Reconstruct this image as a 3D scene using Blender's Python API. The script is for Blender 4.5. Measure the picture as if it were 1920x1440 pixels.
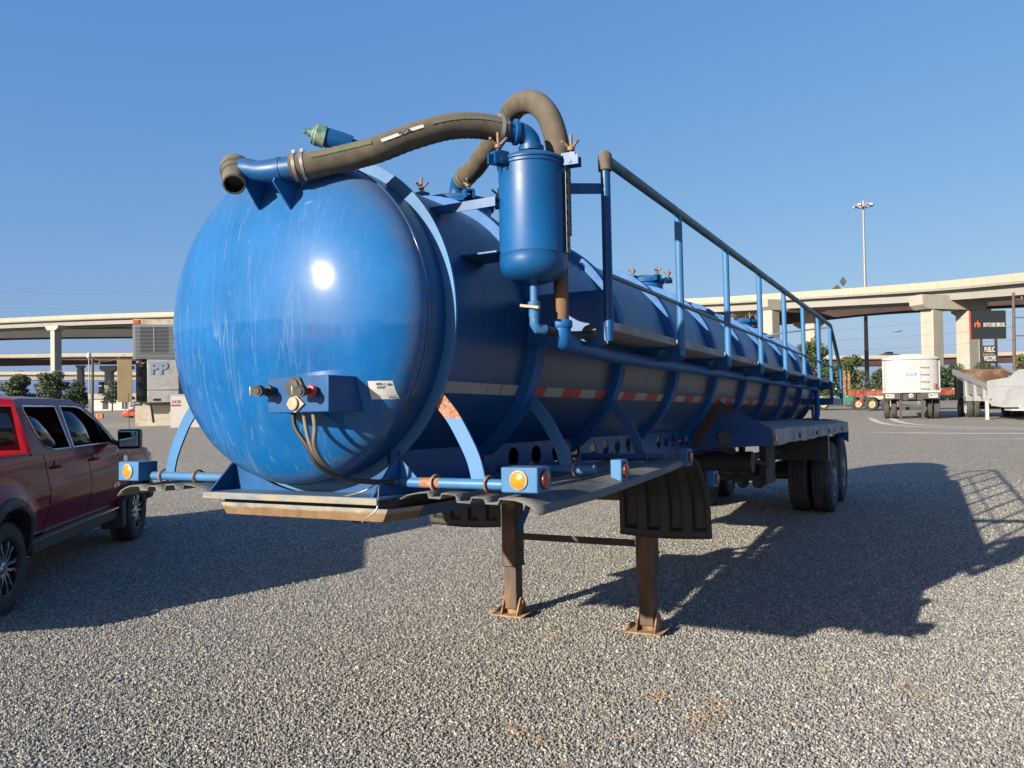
import bpy, math, random
import numpy as np
from mathutils import Vector, Matrix, noise
from math import sin, cos, pi, radians, sqrt

# ------------------------------------------------------------------ reset
for o in list(bpy.data.objects): bpy.data.objects.remove(o)
SC = bpy.context.scene
COL = SC.collection
random.seed(7)
RNG = np.random.default_rng(7)

# ------------------------------------------------------------------ camera
cam_d = bpy.data.cameras.new('camera')
cam_d.sensor_fit = 'HORIZONTAL'; cam_d.sensor_width = 36.0
cam_d.lens = 1500.0 / 1920.0 * 36.0
cam_d.clip_start = 0.1; cam_d.clip_end = 6000
cam = bpy.data.objects.new('camera', cam_d); COL.objects.link(cam)
CAM_PITCH, CAM_ROLL, CAM_H = 0.0163, 0.0156, 1.93
cam.matrix_world = (Matrix.Translation((0, 0, CAM_H)) @ Matrix.Rotation(pi/2 + CAM_PITCH, 4, 'X')
                    @ Matrix.Rotation(-CAM_ROLL, 4, 'Z'))
SC.camera = cam

# ------------------------------------------------------------------ light
SUN_AZ, SUN_EL = radians(43.5), radians(19.5)        # direction the light travels, height of the sun
w = bpy.data.worlds.new('World'); SC.world = w; w.use_nodes = True
nt = w.node_tree; nt.nodes.clear()
sky = nt.nodes.new('ShaderNodeTexSky'); sky.sky_type = 'NISHITA'; sky.sun_disc = False
sky.sun_elevation = SUN_EL
sky.sun_rotation = math.atan2(-cos(SUN_AZ), -sin(SUN_AZ))
sky.altitude = 20; sky.air_density = 1.0; sky.dust_density = 1.5; sky.ozone_density = 5.0
# the camera's soft response to the sky: a power curve per channel over the whole dome
sc_ = nt.nodes.new('ShaderNodeSeparateColor'); cc_ = nt.nodes.new('ShaderNodeCombineColor')
nt.links.new(sky.outputs[0], sc_.inputs[0])
for i_, (g_, k_) in enumerate(((.85, .71), (.60, 1.005), (.27, 2.10))):
    p_ = nt.nodes.new('ShaderNodeMath'); p_.operation = 'POWER'; p_.inputs[1].default_value = g_
    q_ = nt.nodes.new('ShaderNodeMath'); q_.operation = 'MULTIPLY'; q_.inputs[1].default_value = k_
    nt.links.new(sc_.outputs[i_], p_.inputs[0]); nt.links.new(p_.outputs[0], q_.inputs[0]); nt.links.new(q_.outputs[0], cc_.inputs[i_])
bg = nt.nodes.new('ShaderNodeBackground'); bg.inputs['Strength'].default_value = 0.103
wo = nt.nodes.new('ShaderNodeOutputWorld')
nt.links.new(cc_.outputs[0], bg.inputs[0]); nt.links.new(bg.outputs[0], wo.inputs[0])
sl = bpy.data.lights.new('sun', 'SUN'); sl.energy = 5.0; sl.angle = radians(0.55); sl.color = (1.0, 0.905, 0.75)
so = bpy.data.objects.new('sun', sl); COL.objects.link(so)
d = Vector((cos(SUN_EL)*cos(SUN_AZ), cos(SUN_EL)*sin(SUN_AZ), -sin(SUN_EL)))
so.rotation_euler = d.to_track_quat('-Z', 'Y').to_euler(); so.location = (-30, -30, 40)
SC.view_settings.view_transform = 'Standard'; SC.view_settings.look = 'None'
SC.view_settings.exposure = 1.15; SC.view_settings.gamma = 1.0
SC.view_settings.use_curve_mapping = False

# ------------------------------------------------------------------ materials
def _clamp(c): return tuple(min(1, max(0, x)) for x in c[:3]) + (1,)
class N:
    def __init__(s, name):
        s.m = bpy.data.materials.new(name); s.m.use_nodes = True
        s.t = s.m.node_tree; s.t.nodes.clear()
        s.out = s.n('ShaderNodeOutputMaterial'); s.b = s.n('ShaderNodeBsdfPrincipled')
        s.l(s.b.outputs[0], s.out.inputs[0]); s.tc = s.n('ShaderNodeTexCoord')
    def n(s, t, **k):
        x = s.t.nodes.new(t)
        for a, v in k.items(): setattr(x, a, v)
        return x
    def l(s, a, b): s.t.links.new(a, b)
    def coord(s, scale=(1, 1, 1), src='Object', rot=(0, 0, 0)):
        mp = s.n('ShaderNodeMapping'); mp.inputs['Scale'].default_value = scale
        mp.inputs['Rotation'].default_value = rot
        s.l(s.tc.outputs[src], mp.inputs[0]); return mp.outputs[0]
    def noise(s, vec, scale=5, detail=4, rough=.55, dist=0):
        x = s.n('ShaderNodeTexNoise'); x.inputs['Scale'].default_value = scale
        x.inputs['Detail'].default_value = detail; x.inputs['Roughness'].default_value = rough
        x.inputs['Distortion'].default_value = dist
        s.l(vec, x.inputs['Vector']); return x.outputs['Fac']
    def ramp(s, fac, pts):
        r = s.n('ShaderNodeValToRGB'); e = r.color_ramp.elements
        while len(e) < len(pts): e.new(.5)
        for q, (p, c) in zip(e, pts):
            q.position = p; q.color = _clamp(c) if hasattr(c, '__len__') else (c, c, c, 1)
        s.l(fac, r.inputs[0]); return r.outputs[0]
    def mix(s, fac, a, b, mode='MIX'):
        x = s.n('ShaderNodeMix', data_type='RGBA', blend_type=mode)
        for sock, v in ((x.inputs[0], fac), (x.inputs[6], a), (x.inputs[7], b)):
            if isinstance(v, (int, float)): sock.default_value = v if sock == x.inputs[0] else (v, v, v, 1)
            elif isinstance(v, tuple): sock.default_value = _clamp(v)
            else: s.l(v, sock)
        return x.outputs[2]
    def math(s, op, a, b=0.0, c=None):
        x = s.n('ShaderNodeMath', operation=op)
        vals = (a, b) if c is None else (a, b, c)
        for i, v in enumerate(vals):
            if isinstance(v, (int, float)): x.inputs[i].default_value = v
            else: s.l(v, x.inputs[i])
        return x.outputs[0]
    def bump(s, h, strength=.3, dist=.01):
        x = s.n('ShaderNodeBump'); x.inputs['Strength'].default_value = strength
        x.inputs['Distance'].default_value = dist; s.l(h, x.inputs['Height'])
        s.l(x.outputs[0], s.b.inputs['Normal']); return x
    def set(s, **k):
        for a, v in k.items():
            i = s.b.inputs[a.replace('_', ' ')]
            if isinstance(v, (int, float)): i.default_value = v
            elif isinstance(v, tuple): i.default_value = _clamp(v)
            else: s.l(v, i)
    def gain(s, c, k):
        x = s.n('ShaderNodeVectorMath', operation='MULTIPLY'); s.l(c, x.inputs[0]); x.inputs[1].default_value = (k, k*.975, k*.92); return x.outputs[0]
    def sep(s, src='Object'):
        x = s.n('ShaderNodeSeparateXYZ'); s.l(s.tc.outputs[src], x.inputs[0]); return x.outputs

def pbr(name, col, rough=.5, metal=0., var=.25, scale=5., bump=0., bscale=60., dirt=None, dirt_amt=.4, dscale=3., stretch=(1, 1, 1), spec=.5):
    m = N(name)
    v = m.coord(); n1 = m.noise(v, scale, 5)
    c = m.ramp(n1, [(.3, tuple(x*(1-var) for x in col)), (.7, tuple(min(1, x*(1+var)) for x in col))])
    if dirt:
        n2 = m.noise(m.coord(stretch), dscale, 8, .65)
        f = m.ramp(n2, [(.62-dirt_amt*.4, 0.), (.78-dirt_amt*.4, 1.)])
        c = m.mix(f, c, dirt)
        m.set(Roughness=m.math('MULTIPLY_ADD', f, .3, rough))
    else: m.set(Roughness=rough)
    m.set(Base_Color=c, Metallic=metal); m.b.inputs['Specular IOR Level'].default_value = spec
    if bump: m.bump(m.noise(v, bscale, 4, .6), bump, .004)
    return m.m

BLUE = (.0015, .078, .25)
def blue_paint(name, streak=0., dust=.4, rough=.3, col=BLUE, side=False, chip=0.0):
    m = N(name); v = m.coord()
    n1 = m.noise(v, 2.2, 5)
    c = m.ramp(n1, [(.3, tuple(x*.8 for x in col)), (.7, tuple(x*1.18 for x in col))])
    # faded, chalky mottling
    nf = m.noise(v, 26, 6, .7); nb = m.noise(v, 1.3, 3)
    f = m.math('MULTIPLY', m.ramp(nf, [(.42, 0.), (.72, 1.)]), m.ramp(nb, [(.35, .1), (.7, 1.)]))
    c = m.mix(m.math('MULTIPLY', f, .35*dust), c, (.05, .12, .24))
    # dust lying on upward faces
    g = m.n('ShaderNodeNewGeometry'); sp = m.n('ShaderNodeSeparateXYZ'); m.l(g.outputs['Normal'], sp.inputs[0])
    up = m.ramp(sp.outputs[2], [(.25, 0.), (.95, 1.)])
    nd = m.noise(v, 7, 6, .65)
    upf = m.math('MULTIPLY', up, m.ramp(nd, [(.3, .35), (.65, 1.)]))
    c = m.mix(m.math('MULTIPLY', upf, dust), c, (.10, .095, .09))
    if side:   # fine run marks down the barrel
        a = m.noise(m.coord((1, 55, 1.1)), 1.0, 4, .6)
        b = m.noise(m.coord((1, 3.0, 2.0)), 1.0, 3)
        f2 = m.math('MULTIPLY', m.ramp(a, [(.42, 0.), (.68, 1.)]), m.ramp(b, [(.35, .12), (.62, .8)]))
        c = m.mix(m.math('MULTIPLY', f2, .55), c, (.06, .075, .095))
        xyz = m.sep()
        band = m.math('MULTIPLY', m.ramp(m.math('ADD', xyz[2], 1.0), [(.45, 0.), (.62, 1.), (.90, 1.), (1., 0.)]),
                      m.ramp(m.math('MULTIPLY', xyz[1], .1), [(.07, 0.), (.1, 1.)]))
        c = m.mix(m.math('MULTIPLY', band, m.ramp(a, [(.33, .08), (.62, .95)])), c, (.085, .085, .085))
    fac = None
    if streak:  # dried run lines, lime white
        # two sheets of wandering lines
        for sc, wdt, off, st in ((9., .010, 0, .8), (17., .012, 4.3, .6)):
            mp = m.n('ShaderNodeMapping'); mp.inputs['Scale'].default_value = (1, .3, .085); mp.inputs['Location'].default_value = (off, off, 0)
            m.l(m.tc.outputs['Object'], mp.inputs[0])
            nn = m.noise(mp.outputs[0], sc, 3.5, .45)
            ln = m.math('ABSOLUTE', m.math('SUBTRACT', nn, .5))
            li = m.ramp(ln, [(0., 1.), (wdt, 0.)])
            brk = m.noise(m.coord((9, 4, 1.6)), 1, 4)
            li = m.math('MULTIPLY', li, m.ramp(brk, [(.36, 0.), (.55, 1.)]))
            li = m.math('MULTIPLY', li, st*streak)
            fac = li if fac is None else m.math('MAXIMUM', fac, li)
        xyz = m.sep()
        mask = m.ramp(m.math('MULTIPLY_ADD', xyz[0], .5, .5), [(.05, .6), (.35, 1.), (.62, .7), (.74, .06)])
        c = m.mix(m.math('MULTIPLY', fac, mask), c, (.16, .22, .30))
        # a chalky film on the upper half, wiped clean below an uneven edge
        ez = m.math('ADD', xyz[2], m.math('MULTIPLY_ADD', m.noise(m.coord((6, 2, 2.5)), 1, 4, .6), .10, -.05))
        ez = m.math('ADD', ez, m.math('MULTIPLY', m.math('GREATER_THAN', xyz[0], .24), .035))
        film = m.math('MULTIPLY', m.ramp(m.math('ADD', ez, .5), [(.462, 0.), (.482, 1.)]), m.ramp(m.noise(v, 5, 6, .65), [(.25, .45), (.7, 1.)]))
        low_ = m.math('MULTIPLY', m.ramp(m.noise(m.coord((5, 3, 1.6)), 1, 5, .6), [(.5, 0.), (.62, .55)]), 1.)
        film = m.math('MAXIMUM', film, low_)
        c = m.mix(m.math('MULTIPLY', film, .30), c, (.055, .155, .33))
        # speckles near the top
        sp2 = m.noise(m.coord((26, 10, 11)), 1, 5, .7)
        s2 = m.math('MULTIPLY', m.ramp(sp2, [(.62, 0.), (.72, 1.)]), m.ramp(m.math('ADD', xyz[2], .1), [(.0, .25), (.6, 1.)]))
        c = m.mix(m.math('MULTIPLY', s2, .4), c, (.10, .19, .30))
        r2 = m.math('SQRT', m.math('ADD', m.math('POWER', xyz[0], 2.), m.math('POWER', xyz[2], 2.)))
        rimd = m.math('MULTIPLY', m.ramp(r2, [(.71, 0.), (.768, 1.)]), m.ramp(m.noise(v, 22, 6, .7), [(.35, .0), (.7, .7)]))
        c = m.mix(rimd, c, (.10, .085, .07))
    if chip:
        nc = m.noise(v, 9, 6, .7)
        f3 = m.ramp(nc, [(.74-chip*.1, 0.), (.76-chip*.1, 1.)])
        c = m.mix(f3, c, (.22, .10, .05))
    rr = m.math('MULTIPLY_ADD', m.noise(v, 12, 4), .05 if streak else .2, rough)
    if streak: rr = m.math('MULTIPLY_ADD', film, .03, rr); m.b.inputs['Coat Weight'].default_value = .10; m.b.inputs['Coat Roughness'].default_value = .36
    m.set(Base_Color=c, Roughness=rr); m.b.inputs['Specular IOR Level'].default_value = .26 if streak else .35
    m.bump(m.noise(v, 3.0, 3), .05, .02)
    return m.m

M = {}
M['blue'] = blue_paint('blue enamel', 0, .45, .32, col=(.0015, .056, .175), chip=.25)
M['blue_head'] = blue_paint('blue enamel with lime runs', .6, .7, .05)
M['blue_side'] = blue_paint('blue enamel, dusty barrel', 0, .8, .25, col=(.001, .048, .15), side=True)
M['blue_dirty'] = blue_paint('blue enamel, dirty', 0, .8, .45, chip=.6)
M['blue_light'] = blue_paint('sun faded blue enamel', 0, .5, .45, col=(.03, .12, .265), chip=.35)
M['rust'] = pbr('rusty steel', (.14, .065, .03), .8, 0, .4, 14, .4, 80, dirt=(.32, .19, .11), dirt_amt=.45, dscale=7)
M['rust_pale'] = pbr('pale dusty rust', (.24, .16, .09), .9, 0, .35, 18, .5, 90, dirt=(.20, .10, .05), dirt_amt=.3, dscale=12)
M['rust_dark'] = pbr('dark oily rust', (.050, .034, .024), .6, 0, .4, 6, .2, 60, dirt=(.15, .08, .042), dirt_amt=.36, dscale=3.5, stretch=(3, 3, .7))
M['brass'] = pbr('tarnished bronze casting', (.165, .112, .082), .6, .2, .3, 30, .2)
M['rubber'] = pbr('black rubber', (.013, .013, .014), .6, 0, .3, 8, .15, 90, dirt=(.045, .038, .03), dirt_amt=.2, dscale=5)
M['tyre'] = pbr('tyre rubber', (.030, .030, .032), .78, 0, .3, 8, .1, 60, dirt=(.075, .07, .06), dirt_amt=.35, dscale=6)
M['black'] = pbr('black plastic', (.012, .012, .013), .35, 0, .2, 8)
M['blackmetal'] = pbr('black greasy steel', (.020, .020, .020), .6, 0, .4, 6, .1, 40, dirt=(.045, .038, .03), dirt_amt=.4, dscale=5)
M['alu'] = pbr('aluminium', (.40, .41, .42), .42, .75, .12, 9, .05, 80, dirt=(.28, .27, .25), dirt_amt=.35, dscale=5)
M['alu_dull'] = pbr('dull aluminium plate', (.23, .245, .26), .55, .35, .15, 6, .12, 40, dirt=(.24, .22, .20), dirt_amt=.45, dscale=3)
M['galv'] = pbr('galvanised steel', (.28, .29, .30), .5, .3, .15, 12)
M['zinc'] = pbr('bright zinc hardware', (.28, .265, .24), .38, .6, .15, 25)
M['steel_white'] = pbr('white painted wheel steel', (.28, .28, .28), .55, 0, .2, 9, dirt=(.16, .15, .14), dirt_amt=.45, dscale=5)
M['grey_plate'] = pbr('grey dusty rubber sheet', (.060, .062, .066), .5, 0, .25, 5, .3, 70, dirt=(.12, .118, .112), dirt_amt=.45, dscale=3)
M['grey_edge'] = pbr('chalky sheet edge', (.24, .24, .21), .8, 0, .15, 12)
M['amber'] = pbr('amber lens', (.55, .17, .008), .25, 0, .12, 60, .1, 200)
M['red_lens'] = pbr('red lens', (.26, .035, .02), .3, 0, .12, 60, .1, 200)
M['bezel'] = pbr('lamp bezel', (.28, .22, .16), .6, 0, .2, 60)
M['white_paint'] = pbr('white paint', (.37, .36, .345), .4, 0, .05, 3, dirt=(.36, .33, .27), dirt_amt=.22, dscale=2)
M['red_plastic'] = pbr('red coupling paint', (.55, .03, .04), .4, 0, .2, 12)
M['cable'] = pbr('grey weathered cable', (.095, .085, .075), .6, 0, .3, 25)
M['ink'] = pbr('black ink', (.02, .02, .02), .6, 0, 0.)
M['paper'] = pbr('label paper', (.42, .42, .41), .5, 0, .02)
M['grey_ink'] = pbr('grey ink', (.45, .45, .45), .6, 0, 0.)
M['green_paint'] = pbr('weathered green paint', (.065, .16, .12), .5, 0, .3, 14, dirt=(.25, .30, .26), dirt_amt=.4, dscale=14)

def hose_mat():
    m = N('dusty corrugated hose'); v = m.coord()
    c = m.ramp(m.noise(v, 14, 6, .7), [(.3, (.042, .035, .025)), (.7, (.090, .074, .054))])
    g = m.n('ShaderNodeNewGeometry'); sp = m.n('ShaderNodeSeparateXYZ'); m.l(g.outputs['Normal'], sp.inputs[0])
    up = m.ramp(sp.outputs[2], [(.1, 0.), (.8, .5)])
    c = m.mix(up, c, (.115, .10, .078))
    m.set(Base_Color=c, Roughness=.85); m.bump(m.noise(m.coord((160, 160, 160)), 1, 3), .25, .002); return m.m
M['hose'] = hose_mat()
def tape_mat():
    m = N('conspicuity tape'); xyz = m.sep()
    # period: white .2 then red .2 along the barrel
    fr = m.math('FRACT', m.math('DIVIDE', m.math('SUBTRACT', xyz[1], .12), .50))
    isred = m.math('GREATER_THAN', fr, .47)
    worn = m.noise(m.coord((1, 42, 9)), 1, 4, .6)
    early = m.ramp(m.math('MULTIPLY', xyz[1], .1), [(.07, 0.62), (.1, .34)])
    keep = m.math('GREATER_THAN', worn, early)
    c = m.mix(m.math('MULTIPLY', isred, keep), (.30, .29, .265), (.42, .02, .022))
    st = m.ramp(m.noise(m.coord((1, 90, 2)), 1, 3), [(.4, 0.), (.75, .5)])
    c = m.mix(st, c, (.13, .125, .12))
    m.set(Base_Color=c, Roughness=.5); return m.m
M['tape'] = tape_mat()
def patched(name, base, lo, hi, axis=0, z_rng=None):
    """blue pipe with a rust collar between lo and hi along an axis"""
    m = N(name); v = m.coord(); xyz = m.sep()
    a = m.math('ADD', xyz[axis], m.math('MULTIPLY_ADD', m.noise(v, 30, 4), .03, -.015))
    f = m.math('MULTIPLY', m.math('GREATER_THAN', a, lo), m.math('LESS_THAN', a, hi))
    rc = m.ramp(m.noise(v, 60, 5, .7), [(.35, (.12, .055, .03)), (.55, (.26, .125, .075)), (.7, (.25, .20, .16))])
    bc = m.ramp(m.noise(v, 4, 5), [(.3, tuple(x*.85 for x in base)), (.7, tuple(x*1.2 for x in base))])
    m.set(Base_Color=m.mix(f, bc, rc), Roughness=m.math('MULTIPLY_ADD', f, .4, .42)); m.bump(m.noise(v, 120, 3), .1, .002)
    return m.m
LB = (.03, .12, .265)
M['pipe_patch'] = patched('blue pipe with rust patch', LB, .735, .835)
M['strap_patch'] = patched('blue strap with rust patch', LB, .70, .795)

# ------------------------------------------------------------------ mesh builder
class MB:
    def __init__(s): s.v = []; s.f = []; s.mi = []; s.cur = 0
    def add(s, vs, fs):
        b = len(s.v); s.v += [tuple(p) for p in vs]; s.f += [tuple(b+i for i in f) for f in fs]; s.mi += [s.cur]*len(fs); return s
    def box(s, x0, x1, y0, y1, z0, z1):
        vs = [(x, y, z) for z in (z0, z1) for y in (y0, y1) for x in (x0, x1)]
        return s.add(vs, [(0, 2, 3, 1), (4, 5, 7, 6), (0, 1, 5, 4), (1, 3, 7, 5), (3, 2, 6, 7), (2, 0, 4, 6)])
    def obox(s, c, size, R=None):
        hx, hy, hz = [q/2 for q in size]; c = Vector(c)
        vs = [Vector((x, y, z)) for z in (-hz, hz) for y in (-hy, hy) for x in (-hx, hx)]
        vs = [c + (R @ v if R else v) for v in vs]
        return s.add(vs, [(0, 2, 3, 1), (4, 5, 7, 6), (0, 1, 5, 4), (1, 3, 7, 5), (3, 2, 6, 7), (2, 0, 4, 6)])
    def bar(s, p0, p1, wx, wz, up=(0, 0, 1)):
        """rectangular bar between two points, wx across, wz along 'up'"""
        p0, p1 = Vector(p0), Vector(p1); t = (p1-p0).normalized(); u = Vector(up); r = t.cross(u).normalized(); u = r.cross(t)
        vs = []
        for p in (p0, p1):
            for a, b in ((-1, -1), (1, -1), (1, 1), (-1, 1)): vs.append(p + r*a*wx/2 + u*b*wz/2)
        return s.add(vs, [(0, 1, 2, 3), (7, 6, 5, 4), (0, 4, 5, 1), (1, 5, 6, 2), (2, 6, 7, 3), (3, 7, 4, 0)])
    def frame(s, t):
        t = Vector(t).normalized(); a = Vector((0, 0, 1)) if abs(t.z) < .9 else Vector((1, 0, 0))
        r = t.cross(a).normalized(); return r, r.cross(t)
    def cyl(s, p0, p1, r0, r1=None, n=20, caps=True):
        r1 = r0 if r1 is None else r1; p0, p1 = Vector(p0), Vector(p1); a, b = s.frame(p1-p0); vs = []
        for p, r in ((p0, r0), (p1, r1)):
            for i in range(n): t = 2*pi*i/n; vs.append(p + a*cos(t)*r + b*sin(t)*r)
        fs = [(i, (i+1) % n, n+(i+1) % n, n+i) for i in range(n)]
        if caps: fs += [tuple(range(n))[::-1], tuple(range(n, 2*n))]
        return s.add(vs, fs)
    def tube(s, path, r, n=16, caps=True):
        P = [Vector(p) for p in path]; k = len(P); rr = r if hasattr(r, '__len__') else [r]*k
        T = [(P[min(i+1, k-1)]-P[max(i-1, 0)]).normalized() for i in range(k)]
        a, b = s.frame(T[0]); vs = []
        for i in range(k):
            if i:
                ax = T[i-1].cross(T[i])
                if ax.length > 1e-7:
                    R = Matrix.Rotation(T[i-1].angle(T[i]), 3, ax); a = R @ a; b = R @ b
            for j in range(n): t = 2*pi*j/n; vs.append(P[i] + (a*cos(t)+b*sin(t))*rr[i])
        fs = [(i*n+j, i*n+(j+1) % n, (i+1)*n+(j+1) % n, (i+1)*n+j) for i in range(k-1) for j in range(n)]
        if caps: fs += [tuple(range(n))[::-1], tuple(range((k-1)*n, k*n))]
        return s.add(vs, fs)
    def lathe(s, prof, o=(0, 0, 0), axis=(0, 0, 1), n=32, a0=0, a1=2*pi):
        """prof: (radius, height along axis)"""
        o = Vector(o); ax = Vector(axis).normalized(); a, b = s.frame(ax); full = abs(a1-a0-2*pi) < 1e-6
        m = n if full else n+1; vs = []
        for r, h in prof:
            for i in range(m): t = a0+(a1-a0)*i/n; vs.append(o + ax*h + (a*cos(t)+b*sin(t))*max(r, 1e-5))
        fs = []
        for k in range(len(prof)-1):
            for i in range(n):
                j = (i+1) % m; fs.append((k*m+i, k*m+j, (k+1)*m+j, (k+1)*m+i))
        return s.add(vs, fs)
    def prism(s, poly, axis, a0, a1):
        """extrude polygon; axis 'x': poly=(y,z); 'y': poly=(x,z); 'z': poly=(x,y)"""
        def P(p, a): return {'x': (a, p[0], p[1]), 'y': (p[0], a, p[1]), 'z': (p[0], p[1], a)}[axis]
        n = len(poly); vs = [P(p, a0) for p in poly]+[P(p, a1) for p in poly]
        fs = [tuple(range(n)), tuple(range(2*n-1, n-1, -1))]+[(i, n+i, n+(i+1) % n, (i+1) % n) for i in range(n)]
        return s.add(vs, fs)
    def grid(s, fn, nu, nv):
        b = [fn(u/nu, v/nv) for v in range(nv+1) for u in range(nu+1)]
        return s.add(b, [(v*(nu+1)+u, v*(nu+1)+u+1, (v+1)*(nu+1)+u+1, (v+1)*(nu+1)+u) for v in range(nv) for u in range(nu)])
    def mesh(s, name, mats, smooth=35, fix=True):
        me = bpy.data.meshes.new(name); me.from_pydata(s.v, [], s.f)
        for m in (mats if isinstance(mats, (list, tuple)) else [mats]): me.materials.append(M[m] if isinstance(m, str) else m)
        if max(s.mi, default=0): me.polygons.foreach_set('material_index', s.mi)
        me.update()
        if fix:
            import bmesh
            bm = bmesh.new(); bm.from_mesh(me); bmesh.ops.recalc_face_normals(bm, faces=bm.faces); bm.to_mesh(me); bm.free()
        if smooth:
            me.polygons.foreach_set('use_smooth', [True]*len(me.polygons)); me.set_sharp_from_angle(angle=radians(smooth))
        return me
    def build(s, name, mats, parent=None, bevel=0, solid=0, smooth=35, seg=2, fix=True, **tags):
        o = bpy.data.objects.new(name, s.mesh(name, mats, smooth, fix)); COL.objects.link(o)
        if parent is not None: o.parent = parent
        if solid:
            q = o.modifiers.new('thickness', 'SOLIDIFY'); q.thickness = solid; q.offset = -1
        if bevel:
            q = o.modifiers.new('bevel', 'BEVEL'); q.width = bevel; q.segments = seg; q.limit_method = 'ANGLE'; q.angle_limit = radians(40)
        for k, v in tags.items(): o[k] = v
        return o

def empty(name, label, cat, loc=(0, 0, 0), rz=0, group=None):
    o = bpy.data.objects.new(name, None); COL.objects.link(o); o.location = loc; o.rotation_euler = (0, 0, rz)
    o['label'] = label; o['category'] = cat; o.empty_display_size = .3
    if group: o['group'] = group
    return o
def tag(o, label, cat, group=None):
    o['label'] = label; o['category'] = cat
    if group: o['group'] = group
    return o
def copy_part(src, parent, M4=None):
    c = src.copy(); COL.objects.link(c); c.parent = parent
    if M4 is not None: c.matrix_local = M4
    for ch in src.children:
        d = ch.copy(); COL.objects.link(d); d.parent = c
    return c
def spline(pts, per=8):
    P = [Vector(p) for p in pts]; P = [P[0]*2-P[1]]+P+[P[-1]*2-P[-2]]; out = []
    for i in range(1, len(P)-2):
        for k in range(per):
            t = k/per; a, b, c, d = P[i-1:i+3]
            out.append(.5*((2*b)+(c-a)*t+(2*a-5*b+4*c-d)*t*t+(3*b-a-3*c+d)*t**3))
    out.append(P[-2]); return out
def arc(c, u, v, r, a0, a1, n):
    c, u, v = Vector(c), Vector(u), Vector(v)
    return [c+u*cos(a0+(a1-a0)*i/n)*r+v*sin(a0+(a1-a0)*i/n)*r for i in range(n+1)]
def text_mesh(name, body, size, mat, parent=None, M4=None, depth=.002, align='CENTER', shear=0, bold=0, space=1.0, xs=1.0):
    cu = bpy.data.curves.new(name, 'FONT'); cu.body = body; cu.size = size; cu.extrude = depth/2; cu.align_x = align; cu.align_y = 'CENTER'
    cu.shear = shear; cu.offset = bold; cu.space_character = space; cu.resolution_u = 3
    t = bpy.data.objects.new(name, cu); COL.objects.link(t)
    bpy.context.view_layer.update()
    me = bpy.data.meshes.new_from_object(t.evaluated_get(bpy.context.evaluated_depsgraph_get()))
    bpy.data.objects.remove(t); me.name = name; me.materials.clear(); me.materials.append(M[mat] if isinstance(mat, str) else mat)
    if xs != 1.0:
        for q in me.vertices: q.co.x *= xs
    o = bpy.data.objects.new(name, me); COL.objects.link(o)
    if parent is not None: o.parent = parent
    if M4 is not None: o.matrix_local = M4
    return o
def holed(name, outer, holes, mats, parent, xf, thick=.004, res=1, **k):
    """flat plate with openings: outlines in (a,b) mapped to 3-D by xf(a,b,c)"""
    cu = bpy.data.curves.new(name, 'CURVE'); cu.dimensions = '2D'; cu.fill_mode = 'BOTH'; cu.extrude = thick/2
    for lp in [outer]+holes:
        sp = cu.splines.new('POLY'); sp.points.add(len(lp)-1); sp.use_cyclic_u = True
        for q, p in zip(sp.points, lp): q.co = (p[0], p[1], 0, 1)
    t = bpy.data.objects.new(name, cu); COL.objects.link(t); bpy.context.view_layer.update()
    me = bpy.data.meshes.new_from_object(t.evaluated_get(bpy.context.evaluated_depsgraph_get()))
    bpy.data.objects.remove(t); me.name = name
    for q in me.vertices: q.co = xf(*q.co)
    me.materials.clear()
    for m in (mats if isinstance(mats, (list, tuple)) else [mats]): me.materials.append(M[m] if isinstance(m, str) else m)
    me.update()
    o = bpy.data.objects.new(name, me); COL.objects.link(o)
    if parent is not None: o.parent = parent
    for kk, vv in k.items(): o[kk] = vv
    return o
def circ(cx, cy, rx, ry=None, n=20): ry = ry or rx; return [(cx+rx*cos(2*pi*i/n), cy+ry*sin(2*pi*i/n)) for i in range(n)]

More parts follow.
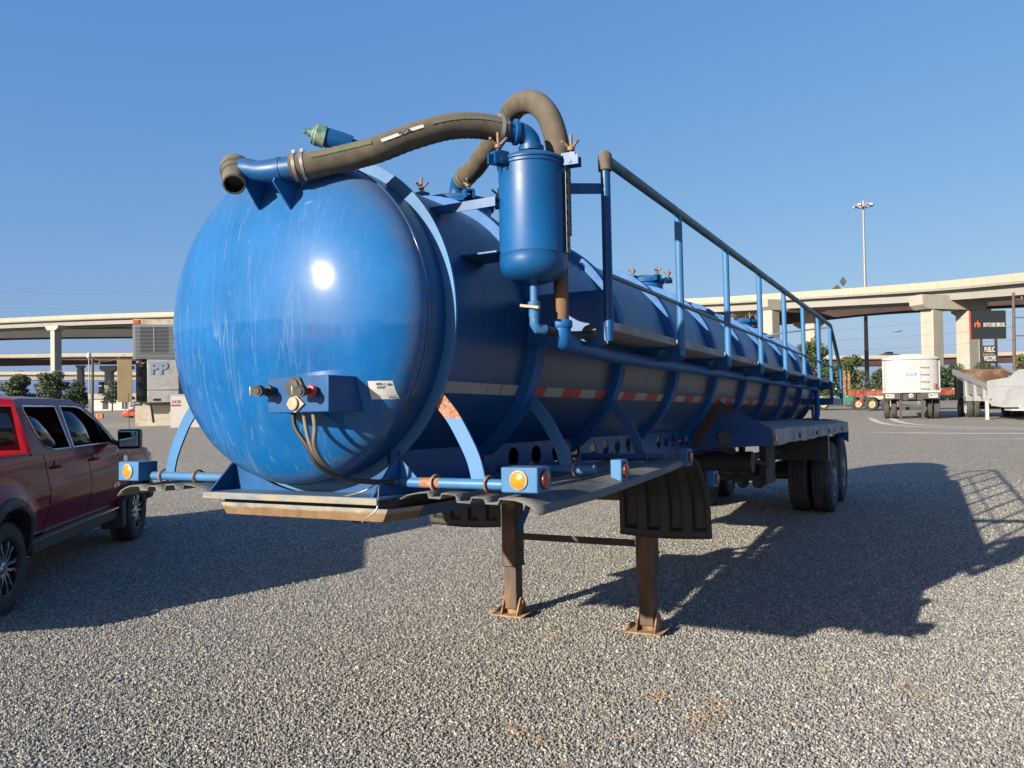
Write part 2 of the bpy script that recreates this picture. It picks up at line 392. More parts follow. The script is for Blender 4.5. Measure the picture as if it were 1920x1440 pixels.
# ------------------------------------------------------------------ ground
def gz(x, y):
    return .011*min(max(y-7, -3), 34)+.012*(min(max(x, -5), 6)+4.6)
def ground_mat():
    m = N('crushed limestone and asphalt gravel'); v = m.coord()
    vo = m.n('ShaderNodeTexVoronoi'); vo.inputs['Scale'].default_value = 56; vo.inputs['Randomness'].default_value = 1.0; m.l(v, vo.inputs['Vector'])
    sepc = m.n('ShaderNodeSeparateColor'); m.l(vo.outputs['Color'], sepc.inputs[0])
    st = m.ramp(sepc.outputs[0], [(0., (.085, .084, .082)), (.35, (.13, .128, .122)), (.6, (.185, .178, .162)), (.8, (.26, .243, .205)), (.93, (.38, .345, .275)), (1., (.46, .42, .34))])
    far = m.n('ShaderNodeCameraData')
    gap = m.ramp(vo.outputs['Distance'], [(.0, 1.), (.45, .95), (.75, .45)])
    st = m.mix(1., st, gap, 'MULTIPLY')
    big = m.noise(v, .35, 5, .6); big2 = m.noise(m.coord((.25, 1.2, 1)), .5, 4, .6)
    st = m.mix(1., st, m.ramp(big, [(.3, (1., .97, .90)), (.7, (1., 1., 1.))]), 'MULTIPLY')
    st = m.mix(1., st, (1.5, 1.45, 1.34), 'MULTIPLY') if 0 else m.gain(st, 1.62)
    st = m.mix(m.ramp(big2, [(.55, 0.), (.72, .35)]), st, (.30, .28, .24))
    fines = m.noise(v, 9, 6, .7)
    st = m.mix(m.ramp(fines, [(.6, 0.), (.75, .25)]), st, (.26, .24, .20))
    br = m.math('MULTIPLY', m.ramp(m.noise(v, .9, 6, .65), [(.56, 0.), (.70, .45)]), m.ramp(m.noise(v, 30, 3), [(.4, .3), (.6, 1.)]))
    st = m.mix(br, st, (.27, .225, .165))
    m.set(Base_Color=st, Roughness=.88); m.b.inputs['Specular IOR Level'].default_value = .25
    h = m.math('SUBTRACT', 1., vo.outputs['Distance'])
    m.bump(h, .9, .012); return m.m
M['ground'] = ground_mat()
g = MB(); xs = sorted(set([-1500, -600, -250, -120, -60, -30, -15, -10, 10, 15, 30, 60, 120, 250, 600, 1500]+list(range(-9, 10))))
ys = sorted(set([-300, -60, -20, -8, 50, 60, 80, 120, 200, 400, 800, 2500]+list(range(0, 46, 2))))
g.add([(x, y, gz(x, y)) for y in ys for x in xs], [(j*len(xs)+i, j*len(xs)+i+1, (j+1)*len(xs)+i+1, (j+1)*len(xs)+i) for j in range(len(ys)-1) for i in range(len(xs)-1)])
gr = g.build('ground', 'ground', smooth=180, fix=False, kind='structure')

# loose stones: real pebbles, scattered where the photograph resolves them
def stone_mat():
    m = N('loose stones'); oi = m.n('ShaderNodeObjectInfo')
    c = m.ramp(oi.outputs['Random'], [(0., (.085, .086, .086)), (.35, (.15, .15, .147)), (.60, (.215, .21, .195)), (.78, (.275, .265, .24)), (.90, (.35, .33, .28)), (.98, (.43, .40, .34)), (1., (.55, .52, .46))])
    c = m.mix(.25, c, m.ramp(m.noise(m.coord((60, 60, 60)), 1, 3), [(.3, .05), (.7, .4)]))
    m.set(Base_Color=c, Roughness=.85); m.b.inputs['Specular IOR Level'].default_value = .25; return m.m
M['stones'] = stone_mat()
def pebble_src(seed):
    import bmesh
    bm = bmesh.new(); bmesh.ops.create_icosphere(bm, subdivisions=1, radius=.5)
    r = random.Random(seed); sx, sy, sz = r.uniform(.8, 1.25), r.uniform(.65, .95), r.uniform(.5, .8)
    for q in bm.verts:
        k = r.uniform(.8, 1.15); q.co = Vector((q.co.x*sx*k, q.co.y*sy*k, q.co.z*sz*k))
    me = bpy.data.meshes.new('stone'); bm.to_mesh(me); bm.free(); me.materials.append(M['stones']); return me
def scatter(name, pts, scales, meshes, seed, **tags):
    me = bpy.data.meshes.new(name); me.from_pydata([tuple(p) for p in pts], [], [])
    at = me.attributes.new('s', 'FLOAT', 'POINT'); at.data.foreach_set('value', np.asarray(scales, dtype=np.float32))
    o = bpy.data.objects.new(name, me); COL.objects.link(o)
    # sources live in a collection that is not linked to the scene
    cc = bpy.data.collections.new(name+' sources')
    for mm in meshes:
        so_ = bpy.data.objects.new('stone', mm); cc.objects.link(so_)
    ng = bpy.data.node_groups.new(name, 'GeometryNodeTree')
    ng.interface.new_socket('Geometry', in_out='INPUT', socket_type='NodeSocketGeometry')
    ng.interface.new_socket('Geometry', in_out='OUTPUT', socket_type='NodeSocketGeometry')
    gi = ng.nodes.new('NodeGroupInput'); go = ng.nodes.new('NodeGroupOutput')
    ci = ng.nodes.new('GeometryNodeCollectionInfo'); ci.inputs['Collection'].default_value = cc
    ci.inputs['Separate Children'].default_value = True; ci.inputs['Reset Children'].default_value = True
    m2p = ng.nodes.new('GeometryNodeMeshToPoints')
    ip = ng.nodes.new('GeometryNodeInstanceOnPoints'); ip.inputs['Pick Instance'].default_value = True
    rv = ng.nodes.new('FunctionNodeRandomValue'); rv.data_type = 'FLOAT_VECTOR'
    rv.inputs[0].default_value = (0, 0, 0); rv.inputs[1].default_value = (6.28, 6.28, 6.28); rv.inputs['Seed'].default_value = seed
    ri = ng.nodes.new('FunctionNodeRandomValue'); ri.data_type = 'INT'; ri.inputs[4].default_value = 0; ri.inputs[5].default_value = len(meshes)-1
    ri.inputs['Seed'].default_value = seed+1
    na = ng.nodes.new('GeometryNodeInputNamedAttribute'); na.data_type = 'FLOAT'; na.inputs[0].default_value = 's'
    L = ng.links.new
    L(gi.outputs[0], m2p.inputs[0]); L(m2p.outputs[0], ip.inputs['Points']); L(ci.outputs[0], ip.inputs['Instance'])
    L(rv.outputs[0], ip.inputs['Rotation']); L(ri.outputs[2], ip.inputs['Instance Index']); L(na.outputs[0], ip.inputs['Scale'])
    L(ip.outputs[0], go.inputs[0])
    md = o.modifiers.new('scatter', 'NODES'); md.node_group = ng
    for k, v in tags.items(): o[k] = v
    return o
npts = 340000
yy = 3.5+(15-3.5)*RNG.random(npts)**1.25; xx = (RNG.random(npts)*2-1)*(.72*yy+1.0)
keep = RNG.random(npts) < np.clip(1.15-(yy-5)/11, .12, 1)
xx, yy = xx[keep], yy[keep]; ss = .011+.012*RNG.random(len(xx))**1.6
big = RNG.random(len(xx)) < .004; ss[big] *= 1.7
zz = np.array([gz(a, b) for a, b in zip(xx, yy)])+ss*.18
scatter('gravel', np.stack([xx, yy, zz], 1), ss, [pebble_src(i) for i in range(7)], 3, kind='stuff')
# ================================================================== THE TANK TRAILER
RT = Matrix(((0.87796925, 0.47871171, -0.00225629), (-0.47846058, 0.87764344, 0.02859123), (0.01566717, -0.02402267, 0.99958864)))
TT = Vector((-0.96181107, 3.92360177, 0.37169282+1.93))
tk = empty('tank_trailer', 'long blue vacuum tank trailer with side walkway and handrail, standing on its landing legs', 'tank trailer')
tk.matrix_world = Matrix.Translation(TT) @ RT.to_4x4()
def t2w(p): return RT @ Vector(p) + TT
def tground(x, y):
    z = -2.2
    for _ in range(4):
        q = t2w((x, y, z)); z -= (q.z-gz(q.x, q.y))/RT[2][2]
    return z
RS, RO, Y0, HD = .77, .823, -.145, .285
RING = [0.0]+[.85+1.238*k for k in range(9)]
YEND = 11.05
def head_y(r): return Y0-HD*sqrt(max(0, 1-(r/RS)**2.05))

# barrel and heads
b = MB(); prof = [(RS, Y0+.0)]
pf = [(RS, y) for y in np.linspace(Y0, YEND, 60)]
pf.sort(key=lambda t: t[1])
b.lathe(pf, (0, 0, 0), (0, 1, 0), 128)
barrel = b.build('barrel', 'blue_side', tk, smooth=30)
h = MB(); pr = [(RS*sin(t*pi/2), HD*cos(t*pi/2)) for t in np.linspace(0, 1, 26)]
pr = [(r, -head_y(r)) for r in [RS*q for q in (0, .08, .16, .24, .32, .4, .48, .55, .62, .68, .74, .79, .84, .88, .91, .94, .96, .975, .987, .995, 1.)]]
h.lathe(pr, (0, 0, 0), (0, -1, 0), 128); h.lathe([(RS, .145), (RS+.004, .147), (RS+.005, .14), (RS+.004, .133), (RS, .131)], (0, 0, 0), (0, -1, 0), 128)
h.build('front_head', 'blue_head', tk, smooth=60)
h = MB(); h.lathe([(r, YEND-head_y(r)+Y0) for r in [RS*sin(t*pi/2) for t in np.linspace(0, 1, 14)]], (0, 0, 0), (0, 1, 0), 64)
h.build('rear_head', 'blue_side', tk, smooth=60)
# stiffener rings
M['blue_ring'] = blue_paint('blue enamel, matt rings', 0, .35, .5)
r = MB(); r.lathe([(RS-.01, -.006), (RO, -.006), (RO, .006), (RS-.01, .006)], (0, 0, 0), (0, 1, 0), 128)
r.build('stiffener_ring', 'blue_light', tk, smooth=30, label='flat front flange ring')
rm = MB(); rm.lathe([(RS-.01, -.055), (RO, -.05), (RO, .05), (RS-.01, .055)], (0, 0, 0), (0, 1, 0), 96)
rme = rm.mesh('stiffener_ring', 'blue_ring', 30)
for y in RING[1:]:
    o = bpy.data.objects.new('stiffener_ring', rme); COL.objects.link(o); o.parent = tk; o.location = (0, y, 0)
# conspicuity tape, one strip per bay (both sides)
def tape_seg(y0, y1, s):
    q = MB(); q.grid(lambda u, v: (s*(RS+.0025)*cos(math.asin((-.356+.053*v)/RS)), y0+(y1-y0)*u, -.356+.053*v), 6, 3)
    q.build('reflective_tape', 'tape', tk, fix=True)
for k in range(9):
    a = RING[k]+(.03 if k == 0 else .09); e = RING[k+1]-.07
    for s in (1, -1): tape_seg(a, e, s)

# ---- manways on top
def wing_mesh():
    q = MB(); q.cyl((0, 0, -.05), (0, 0, .075), .0085, n=10); q.lathe([(.006, -.012), (.019, -.008), (.021, .008), (.006, .014)], n=12)
    for a in (20, 140, 260):
        d_ = Vector((cos(radians(a)), sin(radians(a)), .75)); q.tube([d_*.012, d_*.045], [.0085, .0075], 8)
        q.lathe([(0, -.011), (.011, 0), (0, .011)], d_*.047, d_, 8)
    return q.mesh('wing_nut', 'brass', 40)
WING = wing_mesh()
CLB = MB()
CLB.box(-.030, -.020, -.025, .045, -.045, .0); CLB.box(.020, .030, -.025, .045, -.045, .0); CLB.box(-.030, .030, -.035, .03, 0, .012)
CLB.cyl((-.034, .005, -.03), (.034, .005, -.03), .009, n=10)
CLBM = CLB.mesh('clamp_lug', 'blue', 40)
def clamp(parent, c, out):
    """wing-nut clamp: c = rim point, out = outward direction in trailer coords"""
    out = Vector(out).normalized(); rz = math.atan2(out.y, out.x)-pi/2
    Mx = Matrix.Translation(c) @ Matrix.Rotation(rz, 4, 'Z')
    a = bpy.data.objects.new('clamp_lug', CLBM); COL.objects.link(a); a.parent = parent; a.matrix_local = Mx @ Matrix.Translation((0, .03, 0))
    b_ = bpy.data.objects.new('wing_nut', WING); COL.objects.link(b_); b_.parent = parent
    b_.matrix_local = Mx @ Matrix.Translation((0, .035, .035)) @ Matrix.Rotation(random.uniform(0, 2), 4, 'Z') @ Matrix.Diagonal((.88, .88, .88, 1))
def manway(y, ztop, rad, elbow=False):
    q = MB(); q.lathe([(rad, .62), (rad, ztop-.035), (rad+.02, ztop-.035), (rad+.02, ztop-.02), (rad, ztop-.02)], (0, y, 0), (0, 0, 1), 48)
    n_ = q.build('manway', 'blue_dirty', tk)
    q = MB(); q.lathe([(rad+.022, ztop-.018), (rad+.024, ztop), (rad-.01, ztop+.012), (rad*.7, ztop+.035), (rad*.35, ztop+.05), (0, ztop+.055)], (0, y, 0), (0, 0, 1), 48)
    q.build('manway_lid', 'blue_dirty', n_)
    for i in range(6):
        a = radians(20+60*i); clamp(n_, Vector(((rad+.02)*cos(a), y+(rad+.02)*sin(a), ztop+.01)), (cos(a), sin(a), 0))
manway(1.28, .885, .235); manway(4.92, .93, .185); manway(9.2, .93, .185)

M['dusty_iron'] = pbr('dusty grey brown iron', (.065, .058, .045), .8, 0, .3, 12, .3, 90, dirt=(.13, .12, .095), dirt_amt=.45, dscale=9)
# ---- front manifold: stub elbow, pipe, bracket
q = MB()
c0 = Vector((-.064, -.44, .664)); od = Vector((.48, -.50, -.66)).normalized()
q.tube(arc(c0, (1, 0, 0), (0, 0, 1), 0.0001, 0, 0, 0)+[c0], .01, 6) if 0 else None
q.lathe([(0, -.066), (.03, -.063), (.052, -.049), (.064, -.024), (.067, 0), (.067, .026), (.060, .030)], c0, od, 32)
q.build('elbow', 'dusty_iron', tk, smooth=50, label='dusty grey brown open pipe elbow')
q = MB(); q.lathe([(.055, .028), (.060, .03), (.060, .062), (.052, .066), (.052, .085), (.0485, .09), (.0485, .145), (.041, .146), (.040, .09), (0, .085)], c0, od, 32)
q.build('pipe_nipple', 'dusty_iron', tk, smooth=35)
q = MB(); q.lathe([(.0405, .1435), (.0395, .09), (0, .088)], c0, od, 24); q.build('pipe_mouth_shade', 'black', tk)  # black liner painting in the shade inside the open pipe
q = MB(); pa = spline([c0+Vector((.02, .0, -.008)), Vector((.02, -.442, .648)), Vector((.08, -.437, .632)), Vector((.14, -.42, .628)), Vector((.2, -.40, .631)), Vector((.235, -.388, .633))], 4)
np_ = len(pa)
q.tube(pa, [.053-.008*math.exp(-((i_-7)/4)**2) for i_ in range(np_)], 24); q.tube([pa[14], pa[15]], .0555, 24)
q.build('manifold_pipe', 'blue', tk, smooth=60)
# bracket tray carrying the pipe off the head
q = MB(); q.prism([(-.36, .47), (-.47, .60), (-.46, .62), (-.20, .66), (-.20, .60)], 'x', .005, .013)
q.prism([(-.36, .455), (-.47, .56), (-.46, .58), (-.20, .62), (-.20, .58)], 'x', .19, .198)

q.build('pipe_bracket', 'blue_dirty', tk)

# ---- hoses
def ribs(path, r, step=.010, amp=.0011):
    P = spline(path, 10); out = [P[0]]; rr = [r]
    for a, b_ in zip(P[:-1], P[1:]):
        n = max(1, int((b_-a).length/step))
        for i in range(1, n+1): out.append(a.lerp(b_, i/n)); rr.append(r+amp*(1 if len(out) % 2 else -1))
    return out, rr
H1 = [(.225, -.391, .633), (.30, -.35, .645), (.37, -.3, .664), (.527, -.2, .712), (.643, -.08, .789), (.759, .05, .854), (.857, .165, .876), (.943, .265, .868)]
P, rr = ribs(H1, .058); q = MB(); q.tube(P, rr, 28)
hz = q.build('suction_hose', 'hose', tk, smooth=70, label='thick brown ribbed hose to the scrubber pot')
def band(p, t, r, wdt, mat, parent, name='hose_clamp'):
    q = MB(); t = Vector(t).normalized(); p = Vector(p)
    q.lathe([(r, -wdt/2), (r+.003, -wdt/2), (r+.003, wdt/2), (r, wdt/2), (r, -wdt/2)], p, t, 28)
    a, b_ = q.frame(t); q.obox(p+b_*(r+.008), (.03, .016, .014), Matrix((a, t, b_)).transposed())
    return q.build(name, mat, parent, smooth=40)
hd = Vector((.075, .041, .012)).normalized()
band(Vector(H1[0])+hd*.022, hd, .060, .014, 'zinc', hz); band(Vector(H1[0])+hd*.058, hd, .060, .014, 'zinc', hz)
ed = (Vector(H1[-1])-Vector(H1[-2])).normalized(); band(Vector(H1[-1])-ed*.03, ed, .060, .016, 'alu', hz)
# printed stripe and maker's tag on the hose, raised slightly from the crown
def stripe(i0, i1, ang, half, mat, name, dr=.0035, path=P, par=hz):
    q = MB(); vs = []
    sel = path[i0:i1]
    T0 = [(sel[min(i+1, len(sel)-1)]-sel[max(0, i-1)]).normalized() for i in range(len(sel))]
    for p, t in zip(sel, T0):
        side = t.cross(Vector((0, 0, 1))).normalized(); up = side.cross(t)
        for k in (-1, 0, 1):
            an = ang+half*k; vs.append(p+(side*cos(an)+up*sin(an))*(.058+dr))
    n = len(sel); fs = [(i*3+k, i*3+k+1, (i+1)*3+k+1, (i+1)*3+k) for i in range(n-1) for k in (0, 1)]
    q.add(vs, fs); return q.build(name, mat, par, fix=False)
M['stripe'] = pbr('faded green print', (.080, .12, .055), .85, 0, .3, 30, dirt=(.10, .085, .062), dirt_amt=.5, dscale=30)
stripe(11, 36, radians(22), .16, 'stripe', 'printed_stripe'); stripe(50, 101, radians(16), .13, 'stripe', 'printed_stripe')
stripe(37, 49, radians(14), .13, 'paper', 'hose_tag')
tp = P[43]; tt = (P[45]-P[41]).normalized(); sd = tt.cross(Vector((0, 0, 1))).normalized(); upv = sd.cross(tt)
nn = (sd*cos(radians(14))+upv*sin(radians(14))).normalized(); vv = nn.cross(tt)
text_mesh('tag_lettering', 'TEXCEL', .018, 'ink', hz, Matrix.Translation(tp+nn*.0635) @ Matrix((tt, vv, nn)).transposed().to_4x4(), .0008, bold=.0006)
H2 = [(.135, 1.17, 1.0), (.20, 1.12, 1.005), (.30, 1.05, 1.015), (.40, .97, 1.04), (.53, .88, 1.085), (.66, .79, 1.145), (.79, .68, 1.165), (.92, .60, 1.125), (1.02, .54, 1.03), (1.075, .51, .92), (1.10, .50, .80), (1.10, .50, .62), (1.10, .50, .4)]
P2, rr2 = ribs(H2, .058); q = MB(); q.tube(P2, rr2, 28)
h2 = q.build('suction_hose', 'hose', tk, smooth=70, label='looping brown ribbed hose from the manway')
for s_ in (.02, .055): band(Vector(H2[0])+Vector((.065, -.05, .005)).normalized()*s_, (.065, -.05, .005), .060, .016, 'zinc', h2)
q = MB(); q.tube([(.06, 1.215, .88), (.06, 1.215, .92)]+arc((.125, 1.17, .93), Vector((-.79, .6, 0)).normalized(), (0, 0, 1), .075, 0, pi/2, 8)+[(.17, 1.14, 1.004)], .050, 20)
q.lathe([(.05, .0), (.064, .003), (.064, .035), (.05, .04)], (.06, 1.215, .885), (0, 0, 1), 24)
q.build('manway_elbow', 'blue', tk, smooth=60)
# steel down pipe behind the pot and the long collector pipe along the barrel
q = MB(); q.tube([(1.10, .50, .42), (1.10, .50, .1), (1.10, .50, -.02)], .036, 20); q.build('down_pipe', 'rust_dark', tk)
q = MB(); q.tube([(1.10, .50, -.02), (1.10, .50, -.06)]+[(1.10, .555-.055*cos(a), -.06-.055*sin(a)) for a in np.linspace(.2, pi/2, 7)]+[(1.095, .62, -.115), (1.06, .72, -.115)], .044, 20)
q.lathe([(.048, 0), (.052, .006), (.052, .03), (.048, .036)], (1.10, .50, -.05), (0, 0, 1), 24)
q.build('pipe_elbow', 'blue_dirty', tk, smooth=60)
q = MB(); q.tube([(1.07, .70, -.118), (1.05, 1.3, -.135), (1.05, 9.1, -.11), (1.05, 9.2, -.13)]+[(1.05, 9.25, -.2), (1.05, 9.27, -.45), (1.03, 9.3, -.56)], .036, 18)
q.build('collector_pipe', 'blue_dirty', tk, smooth=60)

# ---- scrubber pot
pc = Vector((1.03, .35, 0))
q = MB(); q.lathe([(0, .145), (.05, .149), (.10, .165), (.14, .19), (.156, .222), (.158, .25), (.158, .278), (.1605, .282), (.158, .286), (.158, .69), (.163, .695), (.163, .706), (.158, .71)], pc, (0, 0, 1), 64)
pot = q.build('scrubber_pot', 'blue', tk, smooth=40)
q = MB(); q.lathe([(.158, .708), (.166, .712), (.166, .722), (.155, .732), (.11, .752), (.07, .764), (0, .768)], pc, (0, 0, 1), 64)
q.build('pot_lid', 'blue', pot, smooth=50)
q = MB(); hdv = Vector((-.70, -.69, 0)).normalized(); ez = .865
q.tube([pc+Vector((0, 0, .755)), pc+Vector((0, 0, .80))]+[pc+hdv*(.065-.065*cos(a))+Vector((0, 0, .80+.065*sin(a))) for a in np.linspace(.15, pi/2, 8)]+[Vector((.943, .265, .866))], .048, 24)
q.lathe([(.048, 0), (.060, .004), (.060, .028), (.05, .034)], pc+Vector((0, 0, .772)), (0, 0, 1), 28)
q.lathe([(.048, 0), (.060, .004), (.061, .020), (.05, .026)], pc+hdv*.062+Vector((0, 0, ez)), hdv, 28)
q.build('pot_elbow', 'blue', pot, smooth=50)
for a in (246, 8, 128):
    o_ = Vector((cos(radians(a)), sin(radians(a)), 0)); clamp(pot, pc+o_*.160+Vector((0, 0, .728)), o_)
q = MB(); q.cyl(pc+Vector((0, 0, .15)), pc+Vector((0, 0, .06)), .019, n=16); q.lathe([(.02, 0), (.026, .004), (.026, .05), (.03, .056), (.03, .075), (.02, .08)], pc+Vector((0, 0, -.012)), (0, 0, 1), 12)
q.tube([pc+Vector((0, 0, -.01)), pc+Vector((0, 0, -.04)), pc+Vector((.006, .012, -.06)), pc+Vector((.03, .05, -.064))], .024, 16)
q.build('drain_valve', 'blue_light', pot, smooth=40)
q = MB(); q.bar(pc+Vector((-.055, -.03, .048)), pc+Vector((.045, -.035, .030)), .022, .014); q.build('valve_handle', 'bezel', pot, bevel=.003)
q = MB(); q.tube(spline([pc+Vector((.03, .05, -.064)), (1.085, .47, -.072), (1.11, .58, -.078), (1.13, .68, -.07), (1.135, .76, -.06)], 6), .021, 16)
q.build('drain_hose', 'rubber', tk, smooth=60)
# pot brackets
q = MB(); q.box(.50, .905, .22, .30, .545, .552); q.prism([(.60, .508), (.905, .508), (.905, .552), (.50, .552)], 'y', .215, .221)
q.build('pot_bracket', 'blue', tk); 
q = MB(); q.box(.66, .905, .22, .44, .292, .30); q.build('pot_bracket', 'blue', tk)
q = MB(); q.bar((1.235, .763, .672), (1.13, .52, .628), .008, .052); q.build('rail_stay', 'blue', tk)
q = MB(); q.box(1.185, 1.20, .36, .40, .28, .66); 
for i in range(7): q.cyl((1.19, .38, .32+.05*i), (1.205, .38, .32+.05*i), .011, n=6)
q.build('pot_hinge_strip', 'black', tk)

# ---- relief valve on its riser
q = MB(); q.cyl((-.09, .52, .75), (-.09, .52, 1.02), .035, n=20); q.tube([(-.09, .52, .99), (-.10, .50, 1.035), (-.15, .45, 1.055)], .04, 20)
rv_ = q.build('relief_valve', 'blue_dirty', tk, smooth=50)
a0, a1 = Vector((-.14, .455, 1.052)), Vector((-.315, .285, 1.112)); ad = (a1-a0).normalized()
q = MB(); q.lathe([(.04, 0), (.052, .002), (.055, .06), (.055, .14), (.05, .145)], a0, ad, 24); q.build('valve_body', 'blue', rv_)
q = MB(); q.lathe([(.05, .145), (.061, .148), (.061, .20), (.056, .204), (.056, .215), (.022, .22), (.022, .24), (.014, .242), (.014, .265), (0, .268)], a0, ad, 24)
q.build('valve_cap', 'green_paint', rv_, smooth=40)

# ---- socket box on the head
q = MB(); X0, X1, Z0, Z1, YF = .19, .525, -.440, -.290, -.50
q.prism([(X0, Z0), (X1, Z0), (X1, Z1), (X0, Z1)], 'y', YF, -.20)
sb = q.build('socket_box', 'blue_light', tk, bevel=.004)
sb.data.materials[0] = M['blue']
def gladhand(x, z, col):
    q = MB(); q.cyl((x, YF, z), (x, YF-.055, z), .011, n=14); q.build('nipple', 'blackmetal', sb)
    q = MB(); q.lathe([(.012, 0), (.024, .002), (.026, .012), (.024, .022), (.012, .024)], (x, YF-.012, z), (0, -1, 0), 8); q.build('coupling_nut', col, sb, smooth=20)
    q = MB(); c_ = Vector((x-.004, YF-.072, z)); dd = Vector((.25, -1, -.12)).normalized()
    q.lathe([(0, .026), (.013, .0255), (.014, .02), (.022, .021), (.024, .012), (.023, -.005), (.017, -.02), (0, -.024)], c_, dd, 20)
    q.bar(c_+Vector((-.01, 0, 0)), c_+Vector((-.045, .004, 0)), .024, .036)
    gh = q.build('gladhand', 'blackmetal', sb, smooth=40)
    q = MB(); q.bar(c_+Vector((-.048, .004, 0)), c_+Vector((-.055, .0, 0)), .026, .040); q.build('gladhand_lip', 'zinc', sb, bevel=.003)
gladhand(.222, -.347, 'rubber'); gladhand(.455, -.354, 'red_plastic')
q = MB(); q.prism([(.355+x, -.328+z) for x, z in ((-.03, -.042), (.022, -.042), (.047, -.006), (.022, .034), (-.022, .034), (-.047, -.004))], 'y', YF-.002, YF-.012)
q.lathe([(.034, 0), (.036, .018), (0, .022)], (.343, YF-.002, -.334), (0, -1, 0), 24)
q.build('round_socket', 'blackmetal', sb, bevel=.002)
q = MB(); q.prism([(.352+x, -.405+z) for x, z in ((0, -.037), (.050, .0), (.006, .037), (-.006, .037), (-.050, 0))], 'y', YF-.002, YF-.010)
q.lathe([(.026, 0), (.028, .018), (.02, .021), (0, .021)], (.347, YF-.002, -.403), (0, -1, 0), 24)
q.build('diamond_socket', 'bezel', sb, bevel=.002)
for i, (sx, rad_) in enumerate(((.295, .0105), (.355, .010), (.405, .0105))):
    q = MB(); q.tube(spline([(sx, -.46, -.43), (sx+.015, -.465, -.50), (.375+.02*i, -.462, -.58), (.405+.006*i, -.43+.014*i, -.66), (.44, -.34+.014*i, -.715-.004*i), (.475, -.22+.012*i, -.742), (.52, -.07+.01*i, -.757)], 8), rad_, 12)
    q.build('air_line', 'cable' if i else 'rubber', tk, smooth=60)
q = MB(); q.tube(spline([(.50, -.13, -.735), (.475, -.19, -.775), (.40, -.20, -.80), (.28, -.15, -.82)], 6), .004, 8)
q.tube(spline([(.50, -.15, -.76), (.535, -.2, -.81), (.54, -.22, -.86), (.49, -.23, -.90), (.46, -.22, -.92)], 6), .0035, 8)
q.build('cord', 'zinc', tk, smooth=60)

# ---- auction label stuck to the head
def on_head(x, z, lift): return Vector((x, head_y(sqrt(x*x+z*z))-lift, z))
LX0, LX1, LZ0, LZ1 = .566, .653, -.388, -.311
q = MB(); q.grid(lambda u, v: on_head(LX0+(LX1-LX0)*u, LZ0+(LZ1-LZ0)*v, .0015), 6, 5); lab = q.build('paper_label', 'paper', tk, solid=0)
def head_text(body, x, z, size, mat='ink', bold=.0003, sh=.2):
    p = on_head(x, z, .003); e = .01
    tx = (on_head(x+e, z, 0)-on_head(x-e, z, 0)).normalized(); tz = (on_head(x, z+e, 0)-on_head(x, z-e, 0)).normalized()
    n_ = tx.cross(tz).normalized(); tz = n_.cross(tx)
    text_mesh('lettering', body, size, mat, lab, Matrix.Translation(p) @ Matrix((tx, tz, n_)).transposed().to_4x4(), .0006, bold=bold, shear=sh, align='LEFT')
head_text('W3-1', .594, -.325, .016); head_text('F26', .632, -.327, .014); head_text('15147', .594, -.339, .014); head_text('8 11 26', .626, -.380, .009)
q = MB()
for zz_ in (-.350, -.372): q.grid(lambda u, v: on_head(.570+.078*u, zz_+.0008*v, .0028), 5, 1)
q.grid(lambda u, v: on_head(.624+.0008*u, -.372+.022*v, .0028), 1, 3)
q.build('ruled_line', 'grey_ink', lab, fix=False)

# ---- saddle and coupler at the front
arcp = [(x, -sqrt(RO**2-x*x)) for x in np.linspace(-.515, .50, 20)]
q = MB(); q.prism([(.50, -.815), (-.515, -.815)]+arcp, 'y', -.038, -.028); q.build('saddle_plate', 'blue_light', tk).data.materials[0] = M['blue']
M['bolster_shade'] = pbr('black shaded bolster steel', (.02, .02, .022), .7)  # flat black base colour, with the shade of the gap put into it
M['skirt'] = pbr('dirty blue grey flange', (.10, .125, .15), .6, 0, .2, 5, dirt=(.22, .19, .14), dirt_amt=.5, dscale=4, stretch=(1, 1, 4))
q = MB(); q.box(-.545, .55, -.22, -.03, -.822, -.812); fl_ = q.build('saddle_flange', 'blue_light', tk); q = MB(); q.box(-.53, .545, -.226, -.216, -.842, -.813); q.build('flange_skirt', 'skirt', fl_)
q = MB(); q.prism([(-.20, -.812), (-.02, -.812), (-.02, -.655), (-.035, -.655)], 'x', -.518, -.508); q.build('gusset', 'blue', tk)
q = MB(); q.prism([(-.205, -.812), (.0, -.812), (.0, -.62), (-.012, -.62)], 'x', .498, .508); q.build('gusset', 'blue', tk)
q = MB(); q.prism([(.51, -.65), (.60, -.738), (.51, -.738)], 'y', -.004, .004); q.build('gusset', 'blue_light', tk)
q = MB(); q.box(-.485, .56, -.13, 2.3, -.866, -.824); q.build('bolster', 'bolster_shade', tk)
def coupler_mat():
    m = N('brown coupler plate'); v = m.coord(); xyz = m.sep()
    z_ = m.math('ADD', xyz[2], m.math('MULTIPLY_ADD', m.noise(m.coord((7, 7, 3)), 1, 5, .6), .030, -.015))
    f = m.ramp(m.math('ADD', z_, 1.0), [(.108, 1.), (.118, 0.)])
    rc = m.ramp(m.noise(v, 14, 6, .7), [(.35, (.10, .055, .025)), (.7, (.17, .105, .055))])
    tc_ = m.ramp(m.noise(v, 9, 6, .7), [(.35, (.10, .13, .16)), (.6, (.24, .22, .17))])
    bk = m.ramp(m.noise(v, 4, 5), [(.3, (.01, .04, .09)), (.7, (.015, .06, .13))])
    front = m.math('LESS_THAN', xyz[1], .05)
    c = m.mix(f, tc_, rc); c = m.mix(front, bk, c)
    m.set(Base_Color=c, Roughness=.85); return m.m
M['coupler_rust'] = coupler_mat()
